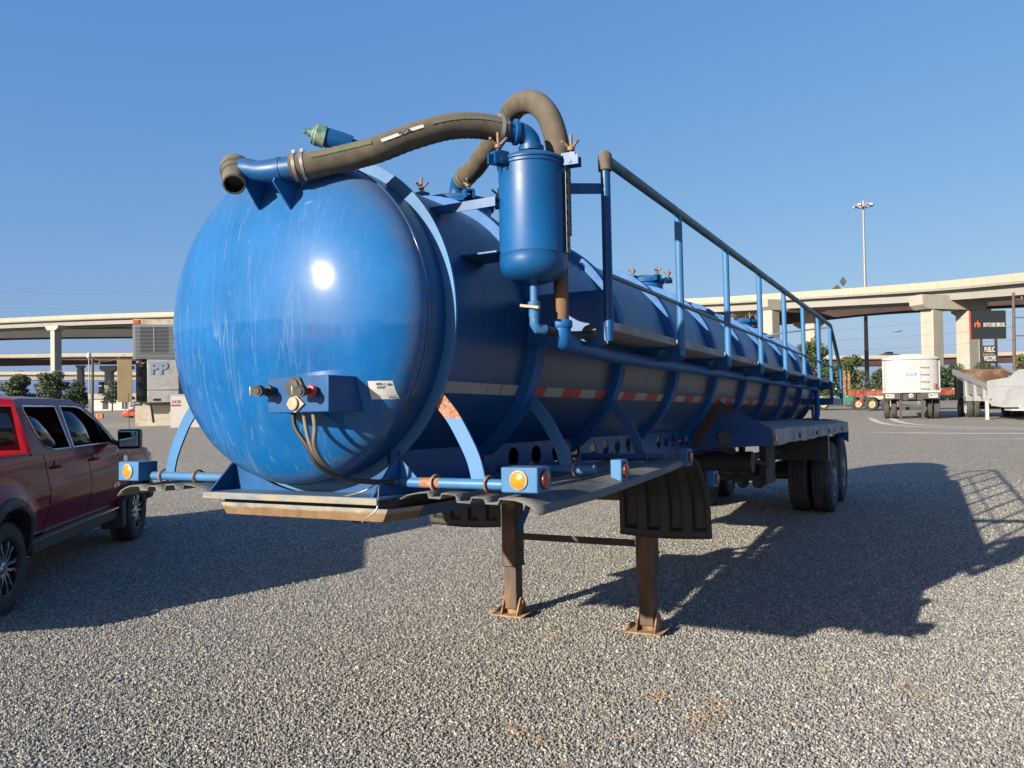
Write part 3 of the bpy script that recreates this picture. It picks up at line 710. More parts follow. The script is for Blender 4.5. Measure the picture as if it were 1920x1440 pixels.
q = MB(); q.add([(-.485, -.155, -.866), (.55, -.155, -.866), (.60, -.05, -.866), (.60, 2.2, -.866), (-.53, 2.2, -.866), (-.53, -.05, -.866),
    (-.45, -.150, -.924), (.52, -.150, -.924), (.56, -.05, -.924), (.56, 2.2, -.924), (-.49, 2.2, -.924), (-.49, -.05, -.924)],
    [(0, 1, 2, 3, 4, 5), (11, 10, 9, 8, 7, 6)]+[(i, 6+i, 6+(i+1) % 6, (i+1) % 6) for i in range(6)]); q.build('coupler_plate', 'coupler_rust', tk)
q = MB(); q.box(.19, .25, .04, .10, -.965, -.924); q.build('kingpin_lug', 'blackmetal', tk)

# ---- frame rails with lightening holes
for s in (1, -1):
    xr = .45*s
    def rail(y0, y1, holes, nm='frame_web'):
        holed(nm, [(y0, -.845), (y1, -.845), (y1, -.56), (y0, -.56)], [circ(a, -.705, r_, .058, 24) for a, r_ in holes], 'blue', tk, lambda a, b_, c_: (xr+c_, a, b_), .008)
    rail(-.02, .80, []); rail(.80, 2.20, [(1.18, .066), (1.475, .066), (1.765, .064), (2.055, .062)]); rail(2.20, 3.40, [(2.38, .058), (2.62, .058), (2.86, .058), (3.1, .058)])
    rail(3.40, 4.95, [(3.86, .055), (4.075, .055), (4.29, .055), (4.51, .055), (4.73, .055)])
    q = MB(); q.box(xr-.05*(s > 0)-.0, xr+.05*(s < 0)+.012 if s > 0 else xr+.05, -.02, 11.2, -.575, -.556); q.build('frame_flange', 'blue', tk)
    q = MB(); q.box(xr-.03, xr+.03, -.02, 11.2, -.860, -.848); q.build('frame_flange', 'blue_dirty', tk)
    q = MB(); q.box(xr-.004, xr+.004, 4.95, 11.2, -.845, -.56); q.build('frame_web', 'blue_dirty', tk)
    for yv in (.80, 2.10, 3.32, 4.56):
        q = MB(); q.prism([(yv+.01, -.57), (yv+.20, -.57), (yv+.01, -.76)], 'x', xr+.012*s, xr+.018*s); q.build('gusset', 'blue', tk)

# ---- marker arms, straps, light boxes, rubber sheet: both sides
def side_gear(s):
    e = .13 if s < 0 else 0.     # the far arms reach further out
    def X(x): return s*(x+(e if x > .6 else e*max(0, (x-.45)/.15)))
    for k, (y, z) in enumerate(((0, -.76), (.90, -.752), (2.07, -.745), (2.72, -.93))):
        q = MB(); q.cyl((X(.50), y, z), (X(1.09), y, z), .0235, n=20)
        q.build('marker_arm', 'pipe_patch' if (k == 0 and s > 0) else 'blue_light', tk)
        for xx_ in ((.70, .975) if k == 0 else (.72, .98)):
            if k == 3: continue
            q = MB(); q.tube([(X(xx_)+.006*cos(t), y+.034*cos(t), z+.034*sin(t)) for t in np.linspace(0, 2*pi, 21)], .0055, 8, caps=False)
            q.build('ring_hanger', 'rust', tk, smooth=60)
        # light box
        q = MB()
        if k == 0: bx = (min(X(1.08), X(1.25)), max(X(1.08), X(1.25)), -.085, .04, -.785, -.68)
        else: bx = (min(X(1.19), X(1.25)), max(X(1.19), X(1.25)), y-.045, y+.055, z-.055, z+.055)
        q.box(*bx); lb = q.build('light_box', 'blue_light', tk, bevel=.006, seg=3)
        zc_ = (bx[4]+bx[5])/2
        if k == 0:
            xc = (bx[0]+bx[1])/2
            q = MB(); q.lathe([(.040, 0), (.041, .006), (.034, .009), (.034, .004), (.0, .004)], (xc, bx[2]-.0005, zc_), (0, -1, 0), 28); q.build('lamp_bezel', 'bezel', lb)
            q = MB(); q.lathe([(.0335, 0), (.033, .007), (.024, .0115), (0, .013)], (xc, bx[2]-.001, zc_), (0, -1, 0), 28); q.build('amber_lamp', 'amber', lb)
        xs_ = bx[1] if s > 0 else bx[0]; yc = (bx[2]+bx[3])/2
        q = MB(); q.lathe([(.040, 0), (.040, .006), (.034, .007)], (xs_+.0005*s, yc, zc_), (s, 0, 0), 28); q.build('lamp_bezel', 'rubber', lb)
        q = MB(); q.lathe([(.036, 0), (.035, .009), (.026, .014), (0, .0155)], (xs_+.001*s, yc, zc_), (s, 0, 0), 28); q.build('red_lamp', 'red_lens', lb)
        if k == 3: continue
        # curved strap down from the ring
        pts = [(.712, -.375), (.745, -.41), (.80, -.475), (.858, -.57), (.90, -.655), (.925, -.745)]
        cs = spline([(px_, 0, pz_) for px_, pz_ in pts], 5); vs = []
        q = MB()
        for i, p in enumerate(cs):
            t = (cs[min(i+1, len(cs)-1)]-cs[max(i-1, 0)]).normalized(); nrm = Vector((-t.z, 0, t.x))
            for sg, yo in ((-1, -.005), (1, -.005), (1, .005), (-1, .005)):
                pp = p+nrm*sg*.034; vs.append((X(pp.x), y+yo, pp.z))
        n = len(cs); q.add(vs, [(i*4+j, i*4+(j+1) % 4, (i+1)*4+(j+1) % 4, (i+1)*4+j) for i in range(n-1) for j in range(4)]+[(0, 1, 2, 3), tuple((n-1)*4+j for j in range(4))])
        q.build('strap', 'strap_z' if (k == 0 and s > 0) else 'blue_light', tk)
    # corrugated rubber sheet over the arms
    prof_ = [(.53, -.840), (.60, -.806), (.655, -.795), (.715, -.790), (.722, -.814), (.775, -.816), (.785, -.794), (.86, -.798), (.867, -.828), (.925, -.830), (.935, -.806), (1.0, -.806), (1.008, -.829), (1.06, -.829), (1.07, -.806), (1.15, -.808), (1.19, -.818), (1.235, -.838), (1.262, -.866)]
    NY = 30
    def P_(i, j):
        x, z = prof_[i]; y = -.085+2.40*j/NY; x = x-(.10*max(0, (y-1.5)/.8)**2 if x > 1.1 else 0)
        fade = 1.0; zz_ = z+(.010+.028*min(1, max(0, (x-.95)/.25)))*y+.006*sin(2.3*y+x*3)*min(1, max(0, y)/.4)
        return (X(x+.02*sin(1.2*y)*(x > 1.1)), y, zz_+0)
    q = MB(); q.grid(lambda u, v: P_(round(u*(len(prof_)-1)), round(v*NY)), len(prof_)-1, NY)
    q.build('fender_sheet', 'grey_plate', tk, solid=.007, smooth=18)
    # mud flap with pressed panels
    x0, x1 = .565, 1.24
    def F(u, v):     # v 0 bottom, 1 top
        z = -1.335+.56*v; y = 2.60-.22*max(0, v-.45)**1.6*2.2
        x = x0+(x1-x0)*u+(.0 if v < .9 else 0); x -= .045*(v**2)*(u > .5)*(u-.5)*2
        z += -.015*sin(u*pi)*(1-v); cell = .0
        for a in (.17, .42, .67, .92):
            if abs(u-a+.045) < .078 and .12 < v < .86: cell = .026
        return (x if s > 0 else -(x-.12), y+cell, z)
    q = MB(); q.grid(F, 48, 24); q.build('mud_flap', 'rubber', tk, solid=.012, smooth=30)
M['strap_z'] = patched('blue strap with rust patch', LB, -.475, -.35, axis=2)
M['pipe_patch'] = patched('blue pipe with rust patch', LB, .625, .725)
side_gear(1); side_gear(-1)
q = MB(); q.bar((.1, 2.45, -.9), (.62, 2.5, -.96), .06, .012); q.build('flap_hanger', 'rust_dark', tk)

# ---- landing gear
for s, lx in ((1, .572), (-1, -.642)):
    gzt = tground(lx, 3.15)
    q = MB(); q.box(lx-.072, lx+.072, 3.075, 3.225, -1.735, -.86); q.box(lx-.077, lx+.077, 3.07, 3.23, -1.745, -1.715)
    lg = q.build('landing_leg', 'rust_dark', tk, bevel=.012, seg=3)
    q = MB(); q.box(lx-.058, lx+.058, 3.09, 3.21, gzt+.055, -1.74); q.build('inner_tube', 'rust_dark', lg, bevel=.01, seg=3)
    q = MB(); q.box(lx-.15, lx+.13, 3.03, 3.27, gzt+.004, gzt+.016)
    q.add([(lx+.13, 3.03, gzt+.016), (lx+.13, 3.27, gzt+.016), (lx+.165, 3.27, gzt+.04), (lx+.165, 3.03, gzt+.04)], [(0, 1, 2, 3)])
    q.add([(lx-.15, 3.03, gzt+.016), (lx-.15, 3.27, gzt+.016), (lx-.185, 3.27, gzt+.03), (lx-.185, 3.03, gzt+.03)], [(0, 1, 2, 3)])
    q.build('foot_plate', 'rust_pale', lg, solid=.006)
    q = MB()
    for sx in (-1, 1):
        xx_ = lx+sx*.075
        q.prism([(3.05, gzt+.016), (3.25, gzt+.016), (3.19, gzt+.13), (3.17, gzt+.155), (3.13, gzt+.155), (3.11, gzt+.13)], 'x', xx_-.006, xx_+.006)
    q.cyl((lx-.095, 3.15, gzt+.115), (lx+.095, 3.15, gzt+.115), .016, n=12)
    q.lathe([(0, .06), (.05, .05), (.056, .02), (.056, 0)], (lx, 3.15, gzt+.02), (0, 0, 1), 16)
    q.build('foot_yoke', 'rust', lg, smooth=30)
q = MB(); q.bar((-.565, 3.07, -1.475), (.50, 3.07, -1.475), .008, .055); q.bar((-.565, 3.085, -1.50), (.50, 3.085, -1.50), .03, .006)
q.cyl((-.545, 3.06, -1.475), (-.545, 3.09, -1.475), .011, n=8); q.cyl((.47, 3.06, -1.475), (.47, 3.09, -1.475), .011, n=8)
q.build('leg_brace', 'blackmetal', tk)
q = MB(); q.bar((-.55, 3.1, -1.42), (-.10, 2.62, -.93), .05, .008); q.build('leg_brace', 'blue_dirty', tk)
q = MB(); q.box(-.60, .55, 2.95, 3.05, -1.13, -.99); q.build('crossmember', 'rust_dark', tk)
q = MB(); q.prism([(.42, -.86), (.56, -.86), (.56, -1.25), (.50, -1.12), (.42, -1.10)], 'y', 3.0, 3.01); q.prism([(-.62, -.86), (-.45, -.86), (-.45, -1.05), (-.57, -1.28), (-.62, -1.25)], 'y', 3.0, 3.01)
q.build('leg_gusset', 'rust', tk)

# ---- walkway, brackets and handrail
PY = [.763+1.238*k for k in range(8)]; XR, ZR = 1.237, .815
for k, y in enumerate(PY):
    q = MB(); q.cyl((XR, y, -.03), (XR, y, ZR), .0245, n=20); q.cyl((XR, y, -.10), (XR, y, -.03), .018, .0245, n=20)
    q.build('rail_post', 'blue_light' if k else 'blue', tk)
    if k == 0:
        holed('walkway_bracket', [(.80, .165), (1.19, .160), (1.235, .155), (1.235, -.115), (1.15, -.128), (1.06, -.10), (.78, -.10)], [circ(1.135, -.055, .043, .043, 20)], 'blue', tk, lambda a, b_, c_: (a, y-.01+c_, b_), .008, label='blue kick plate closing the front end of the walkway')
    else:
        holed('walkway_bracket', [(.75, -.02), (1.255, -.02), (1.255, -.118), (1.23, -.13), (1.02, -.13), (.78, -.10), (.765, -.06)], [circ(1.11, -.078, .026, .026, 16)] if k < 7 else [], 'blue', tk, lambda a, b_, c_: (a, y+c_, b_), .008)
    if k < 7:
        q = MB(); q.box(.94, 1.215, y+.035, PY[k+1]-.035, -.035, .010)
        for i in range(9):
            yy_ = y+.12+i*(1.0/8); q.box(.955, 1.20, yy_-.02, yy_+.02, .010, .013)
        q.build('walkway_plank', 'alu_dull', tk, bevel=.003)
        q = MB(); q.box(.93, .95, y, PY[k+1], -.09, -.036); q.build('walkway_beam', 'blue', tk)
q = MB(); q.tube([(XR, PY[0], ZR-.02), (XR, PY[0], ZR+.004), (XR, PY[0]+.02, ZR+.012), (XR, PY[0]+.06, ZR+.008), (XR, 5, ZR+.006), (XR, 9.43, ZR), (XR, 9.50, ZR-.02), (XR, 9.9, .60), (XR, 10.55, .24), (XR, 10.58, .20)], .027, 20)
q.build('top_rail', 'blackmetal', tk, smooth=60).data.materials[0] = M['toprail'] = pbr('worn dark blue rail', (.018, .075, .125), .40, .1, .25, 3, dirt=(.06, .065, .06), dirt_amt=.22, dscale=5)
q = MB(); q.lathe([(.0, .05), (.02, .046), (.034, .03), (.036, .0), (.036, -.05), (.030, -.055)], (XR, PY[0], ZR), (0, 0, 1), 24); q.build('rail_elbow', 'dusty_iron', tk, smooth=40)
q = MB(); q.tube([(XR, PY[0], .235), (XR, 9.43, .205), (XR, 9.9, .0), (XR, 10.5, -.12)], .0125, 12); q.build('mid_rail', 'toprail', tk)
q = MB(); q.cyl((XR, 10.56, .22), (XR, 10.56, -.34), .024, n=16); q.build('rail_post', 'blue', tk)
q = MB(); q.tube([(XR, 9.43, .78), (.6, 9.40, .74), (.12, 9.38, .68), (.12, 9.38, .55)], .012, 10); q.build('cross_rail', 'toprail', tk, smooth=60)
q = MB(); q.box(.80, 1.25, 10.50, 10.58, -.34, -.28); q.box(.80, 1.25, 9.43, 10.5, -.34, -.25); q.box(1.21, 1.25, 9.43, 9.49, -.28, -.05); q.build('rear_platform', 'blue', tk)
q = MB(); q.bar((1.2, 10.2, -.1), (1.2, 10.56, -.2), .02, .02); q.cyl((.95, 9.6, -.55), (.95, 9.6, -.36), .03, n=12); q.build('outlet_fitting', 'zinc', tk)

def plate_mat():
    m = N('blue plate with rust fan'); v = m.coord(); xyz = m.sep()
    # rust along the inner slanted edge and the apex
    dd = m.math('SUBTRACT', m.math('ABSOLUTE', xyz[0]), m.math('MULTIPLY_ADD', xyz[2], .62, .985))
    a = m.math('ADD', dd, m.math('MULTIPLY_ADD', m.noise(v, 11, 5, .65), .16, -.08))
    f = m.ramp(m.math('ADD', a, .5), [(.40, 0.), (.43, 1.), (.50, 1.), (.56, 0.)])
    top = m.math('GREATER_THAN', m.math('ADD', xyz[2], m.math('MULTIPLY', m.noise(v, 16, 5), .08)), -.405)
    f = m.math('MAXIMUM', f, top)
    rc = m.ramp(m.noise(v, 20, 5, .7), [(.35, (.05, .025, .015)), (.7, (.13, .07, .04))])
    bc = m.ramp(m.noise(v, 4, 5), [(.3, (.003, .05, .17)), (.7, (.004, .07, .23))])
    low = m.ramp(m.math('ADD', xyz[2], .9), [(.10, .6), (.16, 0.)])
    c = m.mix(low, m.mix(f, bc, rc), (.05, .045, .04))
    m.set(Base_Color=c, Roughness=.5); return m.m
M['tube_grey'] = pbr('grimy grey casting', (.06, .075, .085), .6, 0, .3, 20, dirt=(.12, .11, .10), dirt_amt=.4, dscale=12)
# ---- bogie: side boxes, deck plates, mudguards
for s in (1, -1):
    X = lambda x: s*x
    q = MB(); q.prism([(X(a), b_) for a, b_ in ((.42, -.80), (.42, -.66), (.60, -.50), (.735, -.335), (1.235, -.62), (1.23, -.776), (.49, -.80))], 'y', 4.90, 4.915)
    bp = q.build('bogie_front_plate', 'blue', tk)
    bp.data.materials[0] = M['plate_rusty'] = plate_mat()
    q = MB(); q.lathe([(.058, -.02), (.074, 0), (.076, .02), (.070, .03), (.066, .03), (.064, .02), (0, .02)], (X(.79), 4.90, -.692), (0, -1, 0), 32); q.box(X(.79)-.062, X(.79)+.062, 4.868, 4.878, -.697, -.687)
    q.build('tube_cap', 'tube_grey', tk, smooth=40)
    q = MB()
    pr_ = [(.72, -.545), (1.05, -.565), (1.235, -.62), (1.24, -.775), (1.22, -.775)]
    def D(u, v):
        x, z = pr_[round(u*4)]; y = 4.93+6.45*v; return (X(x), y, z+.006*sin(3*y+2*x)+.004*sin(9*y+x*5)*(x > 1.1))
    q.grid(D, 4, 40); q.build('bogie_deck', 'alu_dull', tk, solid=.005, smooth=25)
    q = MB(); q.prism([(X(.72), -.545), (X(1.235), -.62), (X(1.235), -.95), (X(.9), -.80), (X(.72), -.80)], 'y', 11.38, 11.39); q.build('bogie_rear_plate', 'blue_dirty', tk)
    q = MB(); q.box(min(X(1.243), X(1.257)), max(X(1.243), X(1.257)), 4.95, 5.02, -.735, -.665); q.build('amber_marker', 'amber', tk, bevel=.003)
    for i, (y_, c_) in enumerate(((6.4, 'blackmetal'), (7.4, 'red_lens'), (7.7, 'blackmetal'), (8.9, 'blackmetal'), (9.5, 'red_lens'), (10.4, 'blackmetal'))):
        q = MB(); q.box(min(X(1.243), X(1.252)), max(X(1.243), X(1.252)), y_, y_+.06, -.74, -.69); q.build('side_marker', c_, tk, bevel=.002)
    q = MB(); q.box(min(X(.50), X(1.232)), max(X(.50), X(1.232)), 8.86, 8.87, -1.12, -.78); q.build('splash_guard', 'black', tk).data.materials[0] = M['rust_black'] = pbr('dark dusty steel', (.03, .025, .023), .7, 0, .4, 4, dirt=(.06, .053, .046), dirt_amt=.4, dscale=3)
    q = MB(); q.box(min(X(1.233), X(1.242)), max(X(1.233), X(1.242)), 8.855, 8.875, -1.13, -.78); q.build('guard_edge', 'alu', tk)
    q = MB(); q.box(X(.6)-.04, X(.6)+.04, 6.4, 11.2, -1.02, -.95); q.build('suspension_beam', 'rust_black', tk)
    for y_ in (8.95, 10.25, 11.1):
        q = MB(); q.prism([(y_-.12, -.86), (y_+.12, -.86), (y_+.05, -1.25), (y_-.05, -1.25)], 'x', X(.45)-.04, X(.45)+.04); q.build('spring_hanger', 'rust_black', tk)
    for y_ in (9.72, 10.93):
        zax = tground(0, y_)+.52
        q = MB()
        for i in range(4): q.bar((X(.45), y_-.5+.08*i, zax+.17+.012*i), (X(.45), y_+.5-.08*i, zax+.17+.012*i), .075, .011)
        q.build('leaf_spring', 'rust_black', tk)
q = MB(); q.cyl((.20, 5.5, -.97), (.92, 5.5, -.97), .115, n=28); q.build('air_reservoir', 'blackmetal', tk, bevel=.01)
q = MB(); q.cyl((-.85, 5.6, -.97), (-.2, 5.6, -.97), .115, n=28); q.build('air_reservoir', 'blackmetal', tk, bevel=.01)
q = MB(); q.box(-.9, .93, 6.0, 6.03, -1.20, -1.14); q.build('crossmember', 'rust_black', tk)
q = MB(); q.box(.88, .95, 6.0, 6.5, -1.24, -.80); q.box(-.95, -.88, 6.0, 6.5, -1.24, -.8); q.box(.28, .36, 5.45, 5.55, -1.2, -.85); q.build('crossmember', 'rust_black', tk)
q = MB(); q.bar((.62, 5.2, -.80), (.98, 5.9, -1.02), .04, .04); q.build('stay_bar', 'rust_black', tk)
q = MB(); q.tube(spline([(.4, 5.8, -1.0), (.46, 5.85, -1.1), (.52, 5.8, -1.12), (.6, 5.85, -1.06), (.66, 5.8, -.98)], 5), .012, 8); q.build('brake_hose', 'rubber', tk)
for x_ in (.16, .38):
    for y_, sg in ((8.35, 1), (9.4, 1)):
        zc_ = tground(0, y_)+.56
        q = MB(); q.lathe([(0, -.11), (.03, -.11), (.035, -.10), (.06, -.085), (.078, -.05), (.08, .0), (.085, .005), (.085, .02), (.078, .025), (.074, .09), (.05, .11), (0, .112)], (x_ if y_ < 9 else x_-.4, y_, zc_), (0, 1, 0), 24)
        q.build('brake_chamber', 'blackmetal', tk, smooth=40)
def wheel_meshes():
    q = MB(); R_, w_ = .52, .135
    pr_ = [(.29, -w_+.02), (.33, -w_), (.42, -w_-.004), (.485, -w_+.006), (.508, -w_+.03), (.514, -w_+.045)]
    out = pr_+[(R_, -w_+.06)]
    for gx in (-.055, 0, .055): out += [(R_, gx-.018), (R_-.011, gx-.015), (R_-.011, gx-.003), (R_, gx)]
    out += [(R_, w_-.06), (.514, w_-.045), (.508, w_-.03), (.485, w_-.006), (.42, w_+.004), (.33, w_), (.29, w_-.02), (.285, 0), (.29, -w_+.02)]
    q.lathe(out, (0, 0, 0), (1, 0, 0), 64); t = q.mesh('tyre', 'tyre', 30)
    q = MB(); q.lathe([(.295, .115), (.290, .125), (.275, .12), (.262, .06), (.25, .035), (.235, .03), (.20, .055), (.17, .072), (.13, .075), (.12, .07), (.118, .12), (.10, .14), (.05, .148), (0, .15)], (0, 0, 0), (1, 0, 0), 48)
    q.lathe([(.118, .0), (.16, -.02), (.28, -.06), (.292, -.12)], (0, 0, 0), (1, 0, 0), 48)
    for i in range(10):
        a = 2*pi*i/10; q.cyl((.07, .15*cos(a), .15*sin(a)), (.10, .15*cos(a), .15*sin(a)), .016, n=6)
    r = q.mesh('rim', 'steel_white', 35); return t, r
TY, RM = wheel_meshes()
for y_ in (9.72, 10.93):
    q = MB(); zax = (tground(.9, y_)+tground(-.9, y_))/2+.52
    q.cyl((-1.0, y_, zax), (1.0, y_, zax), .065, n=20); q.build('axle', 'rust_black', tk)
    for x_ in (1.065, .745, -.745, -1.065):
        s = 1 if x_ > 0 else -1; outer_ = abs(x_) > 1
        e = bpy.data.objects.new('wheel', None); COL.objects.link(e); e.parent = tk; e.empty_display_size = .3
        e.location = (x_, y_, tground(x_, y_)+.517); e.rotation_euler = (random.uniform(0, 6), 0, 0 if (s > 0) == outer_ else pi)
        for nm, me_ in (('tyre', TY), ('rim', RM)):
            o = bpy.data.objects.new(nm, me_); COL.objects.link(o); o.parent = e
# ================================================================== THE PICKUP TRUCK
def carpaint():
    m = N('dark cherry metallic paint'); v = m.coord()
    c = m.ramp(m.noise(v, 900, 1), [(.3, (.15, .0025, .009)), (.7, (.21, .0035, .012))])
    du = m.ramp(m.noise(m.coord((2, 2, 5)), 1.2, 6, .65), [(.6, 0.), (.9, .05)])
    c = m.mix(du, c, (.07, .04, .035))
    m.set(Base_Color=c, Roughness=m.math('MULTIPLY_ADD', du, .6, .22), Metallic=0.)
    m.b.inputs['Coat Weight'].default_value = .18; m.b.inputs['Coat Roughness'].default_value = .015; m.b.inputs['Specular IOR Level'].default_value = .12
    return m.m
M['car'] = carpaint()
def glassy(name, col, rough=.02):
    m = N(name); m.set(Base_Color=col, Roughness=rough, Metallic=0.); m.b.inputs['Specular IOR Level'].default_value = .9
    m.b.inputs['Coat Weight'].default_value = 1.; m.b.inputs['Coat Roughness'].default_value = .01
    m.b.inputs['Transmission Weight'].default_value = .55; m.b.inputs['IOR'].default_value = 1.45; return m.m
M['carglass'] = glassy('tinted car glass', (.02, .025, .025))
M['chrome'] = pbr('chrome', (.75, .76, .77), .12, 1., .03, 5)
M['machined'] = pbr('machined wheel face', (.55, .55, .56), .25, .9, .08, 20, dirt=(.25, .23, .2), dirt_amt=.2, dscale=9)
M['mirror'] = pbr('mirror glass', (.55, .70, .68), .03, 1., .02, 4)
M['seat'] = pbr('dark seat cloth', (.03, .03, .033), .8, 0, .2, 12)
M['plastic'] = pbr('grey black trim plastic', (.022, .022, .024), .55, 0, .2, 12, .1, 120, dirt=(.08, .07, .06), dirt_amt=.25, dscale=4)
fv = Vector((-.56, 3.55, 0)).normalized(); rvv = Vector((fv.y, -fv.x, 0))
pk = empty('pickup_truck', 'dark cherry red crew cab pickup truck parked beside the blue tank trailer', 'pickup truck')
# local frame: x = forward, y = to the left, z up; origin under the rear right tyre's outer face
tb = Vector((-4.64, 7.39, 0)); tb.z = gz(tb.x-1, tb.y+2)
pk.matrix_world = Matrix.Translation(tb) @ Matrix((fv, -rvv, Vector((0, 0, 1)))).transposed().to_4x4()
YC = 1.0    # centre line
AR = [(-.06, .425, .555), (3.84, .425, .545)]
def wside(L, z):
    """how far the skin stands inside the tyre face (negative = outside)"""
    w_ = .030
    w_ += -.035*math.exp(-((z-.98)/.16)**2)-.015*(z < .9)+.045*max(0, (z-1.10)/.32)**2+.075*max(0, (.93-z)/.38)**1.6+.012*math.exp(-((z-.90)/.03)**2)
    for cx, cz, r_ in AR:
        d_ = sqrt((L-cx)**2+(z-cz)**2)
        w_ -= .045*math.exp(-((d_-r_)/.13)**2)*(1 if z > cz-.2 else .3)
    if L > 4.3: w_ += .55*(L-4.3)**2
    return w_
def panel(name, L0, L1, zb, zt, side, step=.055):
    """skin panel between L0 and L1; zb, zt are functions of L. Cells inside a wheel arch are left out and the rim is snapped to it."""
    nl = max(2, round((L1-L0)/step)); nz = 18; vs = []; ok = []
    for j in range(nz+1):
        for i in range(nl+1):
            L = L0+(L1-L0)*i/nl; a, b_ = zb(L), zt(L); z = a+(b_-a)*j/nz
            inside = False
            for cx, cz, r_ in AR:
                d_ = sqrt((L-cx)**2+(z-cz)**2)
                if d_ < r_:
                    inside = d_ < r_*.90
                    k = r_/max(d_, 1e-4); nL, nz_ = cx+(L-cx)*k, cz+(z-cz)*k
                    if not inside and L0-1e-6 <= nL <= L1+1e-6: L, z = nL, nz_
            w_ = wside(L, z); vs.append((L, (w_ if side > 0 else 2*YC-w_), z)); ok.append(not inside)
    fs = []
    for j in range(nz):
        for i in range(nl):
            q4 = (j*(nl+1)+i, j*(nl+1)+i+1, (j+1)*(nl+1)+i+1, (j+1)*(nl+1)+i)
            if all(ok[k] for k in q4): fs.append(q4)
    q = MB(); q.add(vs, fs); o = q.build(name, 'car', pk, smooth=60, fix=False)
    return o
zbelt = lambda L: 1.405-.012*(L-1)
for s in (1, -1):
    panel('bed_side', -1.20, .882, lambda L: .60, lambda L: 1.425, s)
    d1 = panel('rear_door', .90, 2.058, lambda L: .56, zbelt, s); d2 = panel('front_door', 2.076, 3.13, lambda L: .54, zbelt, s)
    panel('front_fender', 3.148, 4.70, lambda L: .56 if L < 4.3 else .66, lambda L: 1.375-.10*max(0, L-3.2)-.10*max(0, L-4.2)**2, s)
    yy_ = lambda w_: w_ if s > 0 else 2*YC-w_
    for d_, L in ((d1, 1.14), (d2, 2.25)):
        q = MB(); zc_ = 1.245; w_ = wside(L, zc_)
        q.tube(spline([(L-.10, yy_(w_+.005), zc_), (L-.07, yy_(w_-.035), zc_+.004), (L, yy_(w_-.045), zc_+.005), (L+.07, yy_(w_-.035), zc_+.004), (L+.10, yy_(w_+.005), zc_)], 4), .016, 10)
        q.lathe([(0, .004), (.055, .004), (.062, 0)], (L, yy_(w_), zc_), (0, -s, 0), 20); q.build('handle', 'car', d_, smooth=50)
    # dark sill, arch trims, mud guard
    q = MB(); q.box(.60, 3.28, min(yy_(.06), yy_(.30)), max(yy_(.06), yy_(.30)), .40, .57); q.build('sill', 'plastic', pk, bevel=.02)
    q = MB(); q.box(.52, 3.3, min(yy_(.028), yy_(.045)), max(yy_(.028), yy_(.045)), .545, .557); q.build('sill_strip', 'chrome', pk)
    for cx, cz, r_ in AR:
        q = MB()
        a0_, a1_ = (radians(-14), radians(194))
        vs = []; n = 40
        for i in range(n+1):
            t = a0_+(a1_-a0_)*i/n
            for rr_, dw in ((r_+.075, -.001), (r_+.060, -.022), (r_+.004, -.030), (r_-.03, -.024), (r_-.03, .25)):
                L, z = cx+rr_*cos(t), cz+rr_*sin(t); vs.append((L, yy_(wside(L, z)+dw), z))
        q.add(vs, [(i*5+k, i*5+k+1, (i+1)*5+k+1, (i+1)*5+k) for i in range(n) for k in range(4)]); q.build('arch_trim', 'plastic', pk, smooth=40)
    q = MB(); q.prism([(3.30, .62), (3.34, .28), (3.16, .26), (3.18, .62)], 'y', min(yy_(.0), yy_(.28)), max(yy_(.0), yy_(.28))); q.build('mud_guard', 'plastic', pk, bevel=.02)
    # greenhouse side frame with window openings
    wg = lambda z: .075+max(0, z-1.40)*.30+max(0, z-1.80)**2*2.2
    rearw = [(1.16, 1.425), (1.60, 1.42), (1.565, 1.885), (.80, 1.895), (.76, 1.87), (.86, 1.60), (.96, 1.47)]
    frontw = [(1.70, 1.42), (2.98, 1.41), (2.64, 1.68), (2.28, 1.85), (2.15, 1.875), (1.715, 1.885)]
    outer_ = [(.60, 1.40), (3.22, 1.375), (2.95, 1.56), (2.62, 1.775), (2.35, 1.915), (2.15, 1.955), (1.6, 1.972), (.9, 1.975), (.70, 1.955), (.645, 1.90)]
    holed('cab_frame', outer_, [rearw, frontw], 'car', pk, lambda a, b_, c_: (a, yy_(wg(b_)+c_), b_), .03)
    def inset(poly, k):
        cx = sum(p[0] for p in poly)/len(poly); cz = sum(p[1] for p in poly)/len(poly)
        return [(cx+(p[0]-cx)*k, cz+(p[1]-cz)*k) for p in poly]
    for poly, nm in ((rearw, 'rear_side_window'), (frontw, 'front_side_window')):
        q = MB(); q.add([(a, yy_(wg(b_)+.004), b_) for a, b_ in inset(poly, 1.02)], [tuple(range(len(poly)))]); wn = q.build(nm, 'carglass', pk, solid=.005)
        q = MB(); pp = [Vector((a, yy_(wg(b_)-.017), b_)) for a, b_ in poly]; pp.append(pp[0]); q.tube(pp, .008, 6); q.build('window_trim', 'chrome', wn, smooth=60)
        q = MB(); pp = [Vector((a, yy_(wg(b_)-.012), b_)) for a, b_ in inset(poly, .975)]; pp.append(pp[0]); q.tube(pp, .009, 6); q.build('window_seal', 'black', wn, smooth=60)
    q = MB(); q.bar((2.76, yy_(wg(1.42)-.004), 1.42), (2.60, yy_(wg(1.70)-.004), 1.70), .03, .012); q.build('quarter_post', 'black', pk)
    # mirror
    q = MB(); q.box(2.78, 2.92, min(yy_(-.33), yy_(-.06)), max(yy_(-.33), yy_(-.06)), 1.325, 1.575); q.bar((2.9, yy_(.06), 1.43), (2.88, yy_(-.1), 1.37), .07, .06)
    mr = q.build('wing_mirror', 'black', pk, bevel=.045, seg=4)
    q = MB(); q.box(2.768, 2.782, min(yy_(-.305), yy_(-.085)), max(yy_(-.305), yy_(-.085)), 1.355, 1.55); q.build('mirror_glass', 'mirror', mr, bevel=.006)
